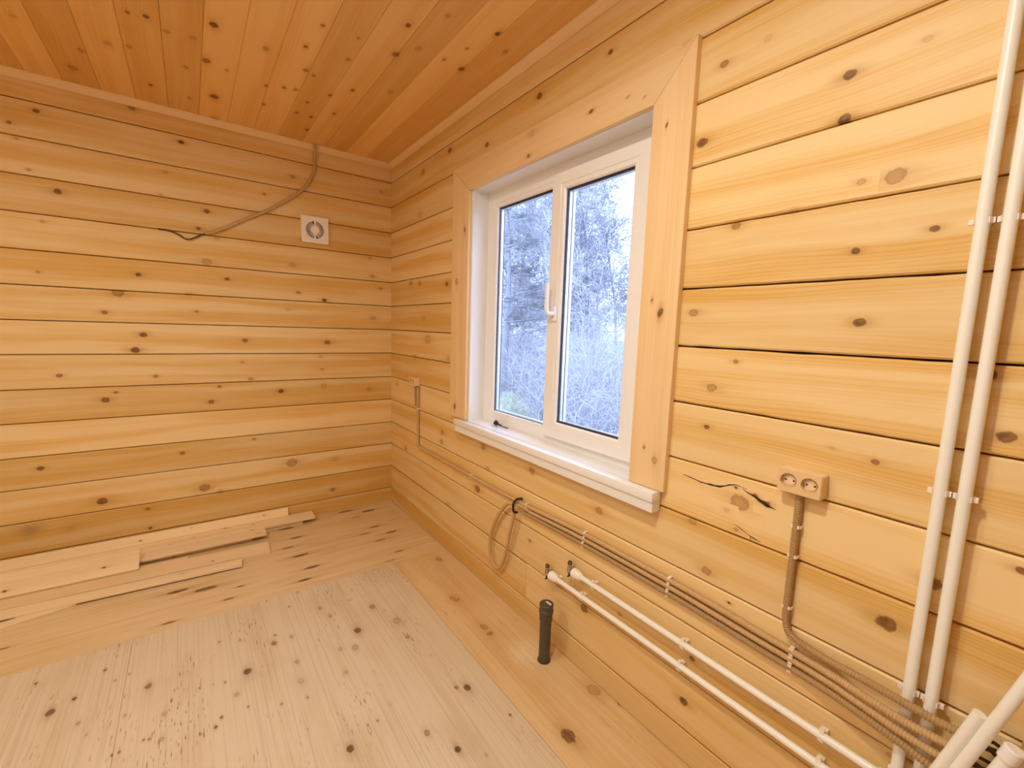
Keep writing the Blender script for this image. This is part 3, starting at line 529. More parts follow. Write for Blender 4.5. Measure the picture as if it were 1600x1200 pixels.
for k in range(44):        # radial vanes in the ring, swept a little like the photo's
    a = 2 * math.pi * k / 44; 
    if abs(math.cos(a)) < 0.12: continue
    a2 = a + 0.28; r0_, r1_ = 0.0255, 0.0588; w_ = 0.0011
    p0 = np.array([vc[0] + r0_ * math.cos(a), vc[1] + r0_ * math.sin(a)]); p1 = np.array([vc[0] + r1_ * math.cos(a2), vc[1] + r1_ * math.sin(a2)])
    nrm = np.array([-(p1 - p0)[1], (p1 - p0)[0]]); nrm = nrm / np.linalg.norm(nrm) * w_
    vv = []
    for y in (-0.021, -0.013):
        for p in (p0 - nrm, p1 - nrm, p1 + nrm, p0 + nrm): vv.append((p[0], y, p[1]))
    gm.add(vv, [(0, 1, 2, 3), (7, 6, 5, 4), (0, 4, 5, 1), (1, 5, 6, 2), (2, 6, 7, 3), (3, 7, 4, 0)])
tag(gm.build('vane', VENTW, fan), kind='stuff')

# conduit with a loose cable, from the ceiling down to the log joint
def corrug(name, path, r, mat, parent, pitch=0.0062, n=10, step=None):
    """ribbed conduit: two rings per rib"""
    P = spline(path, pitch / 4)
    rad = [r * (1.0 if (i // 2) % 2 == 0 else 0.86) for i in range(len(P))]
    o = MB().tube(P, rad, n).build(name, mat, parent, False)
    o.data.polygons.foreach_set('use_smooth', [True] * len(o.data.polygons)); return o
cc = empty('flexible_conduit', (-0.55, -0.012, 2.60)); tag(cc, 'tan conduit drooping from the ceiling across the back wall, dark cable at its end', 'conduit')
corrug('tube', [(-0.552, -0.045, 2.644), (-0.550, -0.040, 2.60), (-0.546, -0.014, 2.55), (-0.547, -0.012, 2.50), (-0.559, -0.012, 2.453), (-0.589, -0.012, 2.388), (-0.647, -0.012, 2.317), (-0.739, -0.012, 2.238),
                (-0.855, -0.012, 2.155), (-0.966, -0.012, 2.088), (-1.073, -0.012, 2.020), (-1.142, -0.012, 1.982), (-1.192, -0.012, 1.963)], 0.0105, COND2, cc)
auto_smooth(MB().tube(spline([(-1.18, -0.012, 1.967), (-1.212, -0.012, 1.951), (-1.248, -0.014, 1.928), (-1.274, -0.014, 1.917), (-1.296, -0.012, 1.921), (-1.325, -0.009, 1.940), (-1.37, -0.006, 1.955), (-1.42, -0.004, 1.957)], 0.01), 0.0042, 8)
            .build('cable_end', CABLE, cc), 60)

# ---------------------------------------------------------------- sockets
def socket(yc, zc, label, sc=1.0, parent_group=None):
    w2, h2, d = 0.053 * sc, 0.0325 * sc, 0.038
    s = empty('double_socket', (-0.0005, yc, zc)); tag(s, label, 'socket', 'surface mounted double sockets')
    R = 0.0198 * sc; off = 0.0245 * sc
    # housing: open box (sides) + faceplate with two wells
    hm = MB(); 
    prof_n = 6; rc = 0.006
    outl = []
    for cy, cz, a0 in ((w2 - rc, h2 - rc, 0), (-(w2 - rc), h2 - rc, 90), (-(w2 - rc), -(h2 - rc), 180), (w2 - rc, -(h2 - rc), 270)):
        for k in range(prof_n + 1):
            t = math.radians(a0 + 90 * k / prof_n); outl.append((cy + rc * math.cos(t), cz + rc * math.sin(t)))
    n = len(outl); v = []
    for x, sh in ((-0.0008, 1.0), (-d + 0.004, 0.985), (-d + 0.001, 0.96), (-d, 0.925)):
        for a, b in outl: v.append((x, yc + a * sh, zc + b * sh))
    f = []
    for r_ in range(3):
        for k in range(n): f.append((r_ * n + k, r_ * n + (k + 1) % n, (r_ + 1) * n + (k + 1) % n, (r_ + 1) * n + k))
    hm.add(v, f); auto_smooth(hm.build('housing', TANB, s), 50)
    pv, pf = plate_with_holes('y', (yc - w2 * 0.93, yc + w2 * 0.93, zc - h2 * 0.93, zc + h2 * 0.93), [(yc - off, zc, R), (yc + off, zc, R)], -d, -d + 0.016)
    fp = MB().add([(x, a, b) for a, b, x in pv], pf).build('faceplate', TANB, s)
    for sg in (-1, 1):
        y = yc + sg * off
        wl_ = MB().tube([(-d + 0.0155, y, zc), (-d + 0.019, y, zc)], R * 1.04, 28).build('socket_well', TANC, s)
        ins = MB().tube([(-d + 0.0153, y, zc), (-d + 0.010, y, zc)], R * 0.66, 24).build('insert', TANC, wl_)
        for q in (-1, 1):
            MB().tube([(-d + 0.0098, y + q * 0.0095 * sc, zc), (-d + 0.0088, y + q * 0.0095 * sc, zc)], 0.0026, 10).build('pin_hole', HOLE, wl_)
    return s
socket(-2.973, 1.0685, 'tan double socket on the log wall right of the window, beside the white pipes')
socket(-0.497, 1.050, 'small looking tan double socket left of the window near the room corner', 0.95)

# ---------------------------------------------------------------- conduits along the window wall
def cclip(name, y, z, x, vertical, parent, r=0.0105):
    """C clip: base on the wall, two curved arms"""
    mb = MB(); n = 10; w_ = 0.006
    arc = [math.radians(a) for a in np.linspace(-38, 218, n)]     # opening faces the room
    for sgn in (0,):
        pts_in = []; 
        for a in arc:
            ca, sa_ = math.cos(a), math.sin(a)
            # local: c = across, d = toward the wall (+x)
            pts_in.append((ca, -sa_ * -1))
        v = []; 
        for (c, dd) in pts_in:
            for rr in (r, r + 0.0022):
                for ww in (-w_, w_):
                    X = x + dd * rr
                    if vertical: v.append((X, y + c * rr, z + ww))
                    else: v.append((X, y + ww, z + c * rr))
        f = []
        for i in range(n - 1):
            A = i * 4; B = A + 4
            f += [(A, B, B + 1, A + 1), (A + 2, A + 3, B + 3, B + 2), (A, A + 2, B + 2, B), (A + 1, B + 1, B + 3, A + 3)]
        f += [(0, 1, 3, 2), ((n - 1) * 4, (n - 1) * 4 + 2, (n - 1) * 4 + 3, (n - 1) * 4 + 1)]
        mb.add(v, f)
    if vertical: mb.box((x + r * 0.9, y - 0.009, z - 0.008), (-0.0006, y + 0.009, z + 0.008), 0.001)
    else: mb.box((x + r * 0.9, y - 0.008, z - 0.009), (-0.0006, y + 0.008, z + 0.009), 0.001)
    # small lugs left and right
    for q in (-1, 1):
        if vertical: mb.box((x - 0.001, y + q * (r + 0.0015), z - 0.0055), (x + 0.006, y + q * (r + 0.0085), z + 0.0055), 0.0008)
        else: mb.box((x - 0.001, y - 0.0055, z + q * (r + 0.0015)), (x + 0.006, y + 0.0055, z + q * (r + 0.0085)), 0.0008)
    return mb.build(name, CLIPM, parent)
def conduit_clip(y, z, parent, x=-0.0125, vertical=False):
    r = 0.0103; mb = MB()
    for q in (-1, 1):
        if vertical: mb.box((x - 0.004, y + q * r, z - 0.004), (-0.0006, y + q * (r + 0.0022), z + 0.004), 0.0006)
        else: mb.box((x - 0.004, y - 0.005, z + q * r), (-0.0006, y + 0.005, z + q * (r + 0.0022)), 0.0006)
        if vertical: mb.box((x - 0.009, y + q * r, z - 0.004), (x - 0.0035, y + q * (r - 0.005), z + 0.004), 0.0006)
        else: mb.box((x - 0.009, y - 0.005, z + q * r), (x - 0.0035, y + 0.005, z + q * (r - 0.005)), 0.0006)
    mb.box((-0.004, y - 0.006, z - r), (-0.0006, y + 0.006, z + r))
    return mb.build('clip', CLIPM, parent)
XC = -0.0125
# the conduit that drops from the right socket
ca = empty('flexible_conduit', (XC, -2.97, 1.03)); tag(ca, 'ribbed tan conduit dropping from the right socket to join three others on the wall', 'conduit', 'tan conduits along the window wall')
corrug('tube', [(XC, -2.970, 1.0345), (XC, -2.970, 0.95), (XC, -2.970, 0.80), (XC, -2.970, 0.70), (XC, -2.974, 0.665), (XC - 0.001, -2.988, 0.642), (-0.0135, -3.03, 0.632), (-0.030, -3.09, 0.637), (-0.050, -3.147, 0.650), (-0.058, -3.235, 0.652), (-0.058, -3.30, 0.650), (-0.054, -3.345, 0.655)], 0.0098, COND, ca)
conduit_clip(-2.970, 0.945, ca, vertical=True); conduit_clip(-2.970, 0.862, ca, vertical=True); conduit_clip(-2.970, 0.716, ca, vertical=True)
cb_ = empty('flexible_conduit', (XC, -0.552, 0.59)); tag(cb_, 'long tan conduit from the small left socket, down and along under the windowsill', 'conduit', 'tan conduits along the window wall')
corrug('tube', [(XC, -0.545, 1.015), (XC, -0.546, 0.90), (XC, -0.550, 0.75), (XC, -0.552, 0.645), (XC, -0.556, 0.602), (XC, -0.60, 0.589), (XC, -0.9, 0.589), (XC, -1.458, 0.589), (XC, -1.80, 0.594), (XC, -2.0, 0.603), (XC, -2.211, 0.610), (XC, -2.609, 0.610), (XC, -2.80, 0.606), (XC, -2.90, 0.601), (-0.0135, -3.002, 0.5985),
                (-0.030, -3.09, 0.605), (-0.050, -3.152, 0.612), (-0.055, -3.239, 0.608), (-0.055, -3.306, 0.611), (-0.052, -3.345, 0.617)], 0.0098, COND2, cb_)
for y, z in ((-0.549, 0.862), (-1.30, 0.589), (-1.82, 0.5955), (-2.213, 0.610), (-2.612, 0.610), (-2.995, 0.5985)): conduit_clip(y, z, cb_, vertical=(y > -0.6))
cs = empty('flexible_conduit', (XC, -0.498, 0.87)); tag(cs, 'short tan conduit stub from the small left socket, ending at a clip', 'conduit', 'tan conduits along the window wall')
corrug('tube', [(XC, -0.505, 1.015), (XC, -0.507, 0.95), (XC, -0.515, 0.895), (XC, -0.522, 0.875)], 0.0092, COND, cs)
cl = empty('flexible_conduit', (XC, -1.77, 0.583)); tag(cl, 'middle tan conduit ending in a hanging loop below the windowsill, bound by black tape', 'conduit', 'tan conduits along the window wall')
corrug('tube', [(-0.052, -3.33, 0.579), (-0.055, -3.30, 0.576), (-0.055, -3.242, 0.579), (-0.050, -3.154, 0.587), (-0.030, -3.09, 0.582), (-0.0135, -3.001, 0.5745), (XC, -2.90, 0.576), (XC, -2.80, 0.580), (XC, -2.609, 0.5865), (XC, -2.209, 0.5865), (XC, -2.0, 0.580), (XC, -1.86, 0.574), (-0.016, -1.80, 0.580), (-0.030, -1.765, 0.583),
                (-0.034, -1.72, 0.576), (-0.034, -1.685, 0.560), (-0.032, -1.622, 0.491), (-0.030, -1.567, 0.399), (-0.029, -1.534, 0.313), (-0.029, -1.540, 0.226), (-0.029, -1.568, 0.186), (-0.030, -1.612, 0.180), (-0.032, -1.657, 0.223),
                (-0.036, -1.692, 0.309), (-0.040, -1.725, 0.42), (-0.042, -1.747, 0.487), (-0.044, -1.765, 0.556)], 0.0092, COND2, cl)
for y, z in ((-2.21, 0.5865), (-2.611, 0.5865), (-2.995, 0.5745)): conduit_clip(y, z, cl)
tp = MB().tube(spline([(-0.004, -1.770, 0.612), (-0.030, -1.768, 0.614), (-0.052, -1.768, 0.600), (-0.056, -1.769, 0.575), (-0.050, -1.770, 0.553), (-0.030, -1.771, 0.548)], 0.006), 0.0055, 8)
tag(auto_smooth(tp.build('tape_binding', BLACK, cl), 60), label='black tape binding')
cd = empty('flexible_conduit', (XC, -1.80, 0.56)); tag(cd, 'lowest tan conduit, starting behind the loop and running right under the others', 'conduit', 'tan conduits along the window wall')
corrug('tube', [(XC, -1.80, 0.553), (XC, -2.0, 0.558), (XC, -2.204, 0.563), (XC, -2.608, 0.562), (XC, -2.80, 0.557), (XC, -2.92, 0.552), (-0.0135, -3.000, 0.5505), (-0.030, -3.09, 0.558), (-0.050, -3.156, 0.5645), (-0.055, -3.245, 0.553), (-0.055, -3.30, 0.540), (-0.050, -3.335, 0.53)], 0.0098, COND, cd)
for y, z in ((-2.205, 0.563), (-2.610, 0.562), (-2.995, 0.5505)): conduit_clip(y, z, cd)

# ---------------------------------------------------------------- white heating pipes
PX = -0.0285; PR = 0.0112
def vpipe(y, label):
    p = empty('heating_pipe', (PX, y, 0.36)); tag(p, label, 'pipe', 'white pipes up the window wall')
    auto_smooth(MB().tube([(PX, y, 0.36), (PX, y, 0.60), (PX, y, 1.5), (PX, y, HC - 0.002)], PR, 20).build('tube', PIPE, p), 50)
    for z in (0.668, 1.128, 1.68, 2.25): cclip('clip', y, z, PX, True, p, PR + 0.0004)
    return p
vpipe(-3.2335, 'left one of the two white pipes standing against the wall at the right')
vpipe(-3.2705, 'right one of the two white pipes standing against the wall at the right')
def hpipe(y0, z, y1, clips, label, elbow_y):
    p = empty('heating_pipe', (PX, y0, z)); tag(p, label, 'pipe', 'white pipes low on the window wall')
    r = 0.0102
    auto_smooth(MB().tube([(PX, y0 - 0.03, z), (PX, -2.6, z + 0.001), (PX, elbow_y, z)], r, 18).build('tube', PIPE, p), 50)
    cpl = MB().tube([(PX, y0, z), (PX, y0 - 0.003, z), (PX, y0 - 0.026, z), (PX, y0 - 0.030, z), (PX, y0 - 0.034, z), (PX, y0 - 0.048, z), (PX, y0 - 0.052, z)],
                    [0.0175, 0.0205, 0.0205, 0.0185, 0.0165, 0.0155, 0.0108], 22)
    tag(auto_smooth(cpl.build('end_coupling', PIPE, p), 35))
    for y in clips: cclip('clip', y, z, PX, False, p, r + 0.0004)
    eb = MB().tube(spline([(PX, elbow_y + 0.03, z), (PX, elbow_y + 0.012, z), (PX, elbow_y + 0.002, z + 0.004), (PX, elbow_y, z + 0.016), (PX, elbow_y, z + 0.036)], 0.004), 0.0148, 18)
    auto_smooth(eb.build('elbow', PIPE, p), 35)
    return p
hpipe(-2.030, 0.348, 0, (-2.075, -2.225, -2.683, -3.088), 'lower of the two white pipes running along the wall beneath the conduits', -3.2705)
hpipe(-2.172, 0.430, 0, (-2.285, -2.688, -3.087), 'upper of the two white pipes running along the wall beneath the conduits', -3.2335)
def valve(y, z, label):
    s = empty('angle_valve', (-0.0006, y, z)); tag(s, label, 'valve', 'small metal valves at the pipe ends')
    yb = y + 0.006
    auto_smooth(MB().tube([(-0.0008, yb, z), (PX, yb, z)], 0.008, 16).build('wall_stub', CHROME, s))
    bd = MB().tube([(PX, yb, z - 0.014), (PX, yb, z - 0.010), (PX, yb, z + 0.010), (PX, yb, z + 0.013), (PX, yb, z + 0.026)], [0.0065, 0.0105, 0.0105, 0.008, 0.008], 18)
    bd.tube([(PX, yb, z), (PX, yb - 0.018, z)], 0.0095, 6)
    auto_smooth(bd.build('body', CHROME, s))
    auto_smooth(MB().tube([(PX, yb, z + 0.0262), (PX, yb, z + 0.036), (PX, yb, z + 0.038)], [0.0098, 0.0098, 0.008], 14).build('cap', DBRASS, s))
    sc = MB().tube([(PX, yb, z - 0.0142), (PX, yb, z - 0.024)], 0.006, 10); sc.box((PX - 0.012, yb - 0.003, z - 0.029), (PX + 0.012, yb + 0.003, z - 0.0242), 0.001)
    sc.build('drain_tap', DBRASS, s)
valve(-2.014, 0.348, 'left of the two small dark capped valves, ending the lower white pipe')
valve(-2.156, 0.430, 'right of the two small dark capped valves, ending the upper white pipe')

# loose pipes leaning in the right foreground
def lean(name, a, b, r, label, cap=None):
    p = empty(name, b); tag(p, label, 'pipe', 'loose white pipes leaning at the bottom right')
    A, B = Vector(a), Vector(b)
    auto_smooth(MB().tube([B, (A + B) / 2, A], r, 20).build('tube', PIPE, p), 50)
    if cap:
        d = (A - B).normalized()
        auto_smooth(MB().tube([A - d * 0.006, A - d * 0.004, A + d * 0.022, A + d * 0.024], [r * 0.9, r * 1.28, r * 1.28, r * 1.1], 20).build('end_coupling', WHITE, p), 35)
    return p
lean('loose_pipe', (-0.078, -3.345, 0.724), (-0.078, -3.197, 0.165), 0.0105, 'short leaning white pipe whose cut end stops before the conduits')
lean('loose_pipe', (-0.082, -3.535, 1.36), (-0.082, -3.176, 0.012), 0.0108, 'longer leaning white pipe crossing the bottom right corner of the view')
lean('loose_pipe', (-0.080, -3.389, 0.668), (-0.080, -3.236, 0.10), 0.0118, 'third leaning white pipe, lowest at the right edge, ending in a coupling', cap=True)
# dark cable tails at the conduits' end
ct = empty('cable_bundle', (-0.05, -3.36, 0.62)); tag(ct, 'dark cable tails bunched behind the leaning pipes at the bottom right', 'cable')
for k in range(9):
    z = 0.655 - 0.0125 * k; rr = random.Random(k)
    MB().tube(spline([(-0.050, -3.338, z), (-0.048 + rr.uniform(-.006, .006), -3.365, z + rr.uniform(-.01, .01)), (-0.036, -3.39, z + rr.uniform(-.02, .01)), (-0.016, -3.405, z - 0.01 * rr.random()), (-0.004, -3.412, z)], 0.01), 0.0036, 7).build('cable', CABLE, ct, True)
MB().box((-0.045, -3.47, 0.585), (-0.0006, -3.400, 0.675), 0.005).build('junction_box', TANB, ct)

# ---------------------------------------------------------------- sewer pipe stub
sp = empty('sewer_pipe', (-0.0975, -2.090, 0.0)); tag(sp, 'dark grey plastic drain stub standing up from the floor with a capped socket', 'pipe')
px, py = -0.0975, -2.090
auto_smooth(MB().tube([(px, py, 0.0005), (px, py, 0.2)], 0.025, 32).build('tube', GREY, sp), 40)
auto_smooth(MB().tube([(px, py, z) for z in (0.188, 0.193, 0.225, 0.228, 0.240, 0.243, 0.256, 0.2565)], [0.0252, 0.0285, 0.0285, 0.0315, 0.0315, 0.029, 0.029, 0.027], 32).build('pipe_socket', GREY, sp), 30)
MB().tube([(px, py, 0.0005), (px, py, 0.004)], 0.029, 24).build('floor_collar', GREY, sp)
cp = auto_smooth(MB().tube([(px, py, z) for z in (0.257, 0.2575, 0.266, 0.268)], [0.027, 0.0305, 0.0305, 0.0285], 32).build('end_cap', GREY, sp), 30)
MB().box((px + 0.002, py - 0.020, 0.2682), (px + 0.013, py + 0.008, 0.2688)).build('paper_sticker', WHITE, cp)
MB().box((px + 0.004, py - 0.016, 0.26882), (px + 0.0065, py + 0.004, 0.2690)).build('print_line', GREY, cp)

# ---------------------------------------------------------------- offcuts stacked along the back wall
def plank(x0, x1, y, w_, z0, h, label, tilt=0.0, yaw=0.0, name='pine_board', tone=None, onedge=False, mat=RAW, kn=None):
    """flat: top face w_ wide and h thick; the board's near edge runs at y at x1; tilt lifts its far edge"""
    ct_, st_ = math.cos(tilt), math.sin(tilt); cy, sy_ = math.cos(yaw), math.sin(yaw)
    U = Vector((cy, sy_, 0)); V = Vector((-sy_ * ct_, cy * ct_, st_)); Wn = U.cross(V)
    rg = random.Random(int(abs(x1) * 1000))
    ks = kn if kn is not None else [(rg.uniform(x0, x1) - x1, rg.uniform(0.01, w_ - 0.01), rg.uniform(0.004, 0.009), rg.uniform(0.4, 1)) for _ in range(5)]
    O = Vector((x1, y, z0)) + Wn * h
    o = board(name, None, mat, O, U, V, Wn, x0 - x1, 0.0, 0.0, w_, h, 0.0016, ks, tone=tone if tone is not None else 0.0)
    # one mesh per board; the origin goes to its near right foot
    off = Vector((x1, y, z0)); o.data.transform(Matrix.Translation(-off)); o.location = off
    return tag(o, label, 'board', 'offcut boards stacked on the floor by the back wall')
plank(-2.95, -0.617, -0.127, 0.112, 0.030, 0.020, 'thin pine board reaching furthest right in the pile, under the strip against the wall', tone=-0.1)
plank(-2.95, -0.777, -0.0145, 0.058, 0.0505, 0.012, 'pale narrow strip standing on edge against the back wall', tilt=math.radians(88), tone=-1.6)
plank(-2.95, -0.942, -0.240, 0.130, 0.0305, 0.014, 'middle board of the pile with its front edge overhanging a dark gap', tone=0.1)
plank(-2.95, -1.588, -0.313, 0.143, 0.0215, 0.012, 'widest looking board lying tilted on the left half of the pile', tilt=math.radians(31), yaw=math.radians(-1.6), tone=-0.1, kn=[(-0.15, 0.055, 0.008, 1), (-0.13, 0.06, 0.004, .9), (-0.52, 0.035, 0.009, 1), (-0.60, 0.012, 0.004, .6)])
plank(-2.95, -1.363, -0.309, 0.045, 0.0010, 0.018, 'narrow board tucked beneath the middle of the pile', yaw=math.radians(-1.9), tone=0.2)
plank(-2.95, -0.948, -0.449, 0.136, 0.0008, 0.019, 'second board from the viewer in the pile, behind the front board', yaw=math.radians(-1.9), tone=0.1)
plank(-2.95, -1.108, -0.552, 0.081, 0.0100, 0.0110, 'front board of the pile, nearest the viewer, slightly off the floor', yaw=math.radians(-3.0), tone=-0.1)
plank(-2.70, -1.815, -0.510, 0.055, 0.0008, 0.0085, 'thin board slanting out from under the front left of the pile', yaw=math.radians(14), tone=0.0)
for (xa, xb, y) in ((-2.9, -0.70, -0.115), (-2.9, -1.02, -0.205)):
    plank(xa, xb, y, 0.042, 0.0008, 0.029 if y > -0.2 else 0.031, 'square batten lying %s the pile, under its upper boards' % ('at the back under' if y > -0.2 else 'in the dark gap beneath'), tone=0.6)

# small hardware on the sill
hw = empty('window_hardware', (0.055, -1.43, WZ0)); tag(hw, 'small black and clear plastic fitting with a brown screw lying on the sill', 'fitting')
k = MB().box((0.052, -1.437, WZ0 + 0.004), (0.074, -1.412, WZ0 + 0.022), 0.004); k.tube([(0.062, -1.425, WZ0 + 0.022), (0.062, -1.425, WZ0 + 0.029)], 0.008, 10); k.build('black_block', BLACK, hw)
k = MB().tube([(0.060, -1.438, WZ0 + 0.012), (0.066, -1.470, WZ0 + 0.009)], 0.0045, 10); k.build('plug', BLACK, hw)
k = MB().tube([(0.066, -1.470, WZ0 + 0.006), (0.072, -1.525, WZ0 + 0.0035)], 0.0028, 8); k.build('screw', CABLE, hw)
k = MB().box((0.036, -1.425, WZ0), (0.052, -1.410, WZ0 + 0.003), 0.001); k.build('clear_tab', ALU, hw); MB().box((0.038, -1.47, WZ0), (0.054, -1.448, WZ0 + 0.003), 0.001).build('clear_tab', ALU, hw)

# sawdust on the floor
sd = MB(); rs = random.Random(5)
for i in range(900):
    a = rs.gauss(0, 1); b = rs.gauss(0, 1); x, y = -0.235 + 0.050 * a, -1.20 + 0.11 * b - 0.2 * 0.05 * a
    if x > -0.01: continue
    s = rs.uniform(0.0007, 0.0022); t = rs.uniform(0, 3.14)
    c_, q_ = math.cos(t) * s, math.sin(t) * s
    sd.add([(x + c_, y + q_, 0.0004), (x - q_, y + c_, 0.0004), (x - c_, y - q_, 0.0004), (x + q_ * 0.3, y, 0.0004 + s * 0.8)], [(0, 1, 3), (1, 2, 3), (2, 0, 3), (2, 1, 0)])
SAW = plain('sawdust', (0.90, 0.70, 0.44), 0.8)
tag(sd.build('sawdust', SAW), 'light sprinkle of sawdust on the floor near the window wall', 'sawdust', kind='stuff')

# ---------------------------------------------------------------- outdoors
EARTH = plain('leaf_litter_ground', (0.33, 0.28, 0.28), 0.95, noise=0.5, scale=6)
TWIG = plain('pale_hazed_twigs', (0.60, 0.63, 0.67), 0.8, noise=0.35, scale=3)  # blue-grey distance haze is put into the twig and bark colours
TWIG2 = plain('dark_hazed_twigs', (0.36, 0.38, 0.43), 0.8, noise=0.35, scale=3)
BARK = plain('hazed_grey_bark', (0.30, 0.32, 0.37), 0.9, noise=0.35, scale=8)
NEEDLE = plain('dusky_pine_needles', (0.28, 0.35, 0.37), 0.8, noise=0.4, scale=5)
GRASS = plain('pale_dry_grass', (0.62, 0.66, 0.52), 0.9, noise=0.4, scale=10)
GZ = -0.65
gx = np.linspace(0.6, 60, 40); gy = np.linspace(-20, 70, 50); V_ = []; F_ = []
for i, x in enumerate(gx):
    for j, y in enumerate(gy):
        V_.append((x, y, GZ + 0.10 * math.sin(x * 0.9 + y * 0.5) + 0.08 * math.sin(y * 1.3) + 0.012 * max(0, x - 8)))
for i in range(len(gx) - 1):
    for j in range(len(gy) - 1):
        a = i * len(gy) + j; F_.append((a, a + len(gy), a + len(gy) + 1, a + 1))
gr = mesh_obj('ground', V_, F_, EARTH, None, True); tag(gr, 'brown leaf-littered ground outside the window', 'ground', kind='structure')

def prisms(name, segs, mat, parent, n=3):
    """segs: rows p0(3) p1(3) r0 r1 -> one mesh of n-sided twigs"""
    A = np.asarray(segs, float); P0, P1 = A[:, :3], A[:, 3:6]; T = P1 - P0; Ln = np.linalg.norm(T, axis=1, keepdims=True) + 1e-9; T = T / Ln
    ref = np.where(np.abs(T[:, 2:3]) < 0.9, [[0, 0, 1.0]], [[1.0, 0, 0]]); N1 = np.cross(T, ref); N1 /= np.linalg.norm(N1, axis=1, keepdims=True); N2 = np.cross(T, N1)
    vs = []
    for P, r in ((P0, A[:, 6:7]), (P1, A[:, 7:8])):
        for k in range(n):
            t = 2 * math.pi * k / n; vs.append(P + (N1 * math.cos(t) + N2 * math.sin(t)) * r)
    Vv = np.stack(vs, 1).reshape(-1, 3); m = len(A); base = np.arange(m)[:, None] * (2 * n)
    F = np.concatenate([base + np.array([[k, (k + 1) % n, n + (k + 1) % n, n + k]]) for k in range(n)], 0)
    off = Vector((0, 0, 0)); p = parent
    while p is not None: off += p.location; p = p.parent
    Vv = Vv - np.array(off); me = bpy.data.meshes.new(name)
    me.vertices.add(len(Vv)); me.vertices.foreach_set('co', Vv.astype(np.float32).reshape(-1))
    me.loops.add(len(F) * 4); me.loops.foreach_set('vertex_index', F.astype(np.int32).reshape(-1))
    me.polygons.add(len(F)); me.polygons.foreach_set('loop_start', np.arange(0, len(F) * 4, 4, dtype=np.int32))
    me.update(calc_edges=True); me.materials.append(mat)
    return link(bpy.data.objects.new(name, me), parent)
def grow(base, h, rg, levels=4, r0=0.09, spread=0.55, first=0.35, kids=(4, 5), minr=0.004, up=0.25):
    trunk, fine = [], []
    def go(p, d, L, r, lv):
        k = 4 if lv < 2 else 3; out = trunk if lv < 2 else fine; pts = [p]; rad = [r]
        for i in range(k):
            d = d + rg.normal(0, 0.10 + 0.05 * lv, 3); d[2] += up * 0.12 * (1 if lv else 0.5); d = d / np.linalg.norm(d)
            q = pts[-1] + d * L / k; rn = r * (1 - 0.62 * (i + 1) / k)
            out.append([*pts[-1], *q, max(minr, rad[-1]), max(minr * 0.8, rn)]); pts.append(q); rad.append(rn)
            if lv < levels and (lv or (i + 1) / k > first):
                for _ in range(rg.integers(kids[0], kids[1] + 1) if lv < levels - 1 else rg.integers(3, 5)):
                    ax = rg.normal(0, 1, 3); ax -= d * ax.dot(d); ax /= np.linalg.norm(ax)
                    nd = d * rg.uniform(0.35, 0.8) + ax * rg.uniform(0.6, 1.0) * (1.3 if lv == 0 else 1); nd /= np.linalg.norm(nd)
                    t = rg.uniform(0, 1); bp_ = pts[-2] * (1 - t) + pts[-1] * t
                    go(bp_, nd, L * rg.uniform(0.30, 0.5) * (1 - 0.3 * (i / k)), rn * 0.5, lv + 1)
    go(np.array(base, float), np.array([rg.normal(0, .04), rg.normal(0, .04), 1.0]), h, r0, 0)
    return trunk, fine
def tree(x, y, h, seed, label, group, r0=0.09, kids=(3, 4), levels=3, mat=TWIG2, minr=0.007, name='bare_tree', **kw):
    rg = np.random.default_rng(seed); o = empty(name, (x, y, GZ)); tag(o, label, 'tree', group)
    t_, f_ = grow((x, y, GZ - 0.1), h, rg, levels=levels, r0=r0, kids=kids, minr=minr, **kw)
    prisms('trunk', t_, BARK, o, 5); tag(prisms('twigs', f_, mat, o, 3), kind='stuff'); return o
def pine(x, y, h, seed, label):
    rg = np.random.default_rng(seed); o = empty('pine_tree', (x, y, GZ)); tag(o, label, 'tree', 'evergreens outside the window')
    seg = [[x, y, GZ - 0.1, x + 0.1, y, GZ + h * 0.5, 0.12, 0.09], [x + 0.1, y, GZ + h * 0.5, x, y + 0.1, GZ + h, 0.09, 0.02]]; ned = []
    for i in range(40):
        z = GZ + h * rg.uniform(0.28, 0.98); a = rg.uniform(0, 6.28); L = (1.05 - (z - GZ) / h) * h * 0.34 + 0.25
        p = np.array([x, y, z]); d = np.array([math.cos(a), math.sin(a), rg.uniform(-0.05, 0.35)]); e = p + d * L
        seg.append([*p, *e, 0.028, 0.008])
        for j in range(11):
            t = rg.uniform(0.3, 1.0); c = p + d * L * t + rg.normal(0, 0.07, 3)
            for q in range(11):
                dd = rg.normal(0, 1, 3); dd[2] = abs(dd[2]) * 0.4; dd = dd / np.linalg.norm(dd) * rg.uniform(0.10, 0.24)
                ned.append([*c, *(c + dd), 0.010, 0.004])
    prisms('trunk', seg, BARK, o, 5); tag(prisms('needles', ned, NEEDLE, o, 3), kind='stuff'); return o
pine(6.4, 7.6, 6.6, 21, 'dusky pine tree behind the upper left of the left pane')
pine(14.5, 13.5, 6.0, 22, 'smaller pine far behind the thicket, right pane')
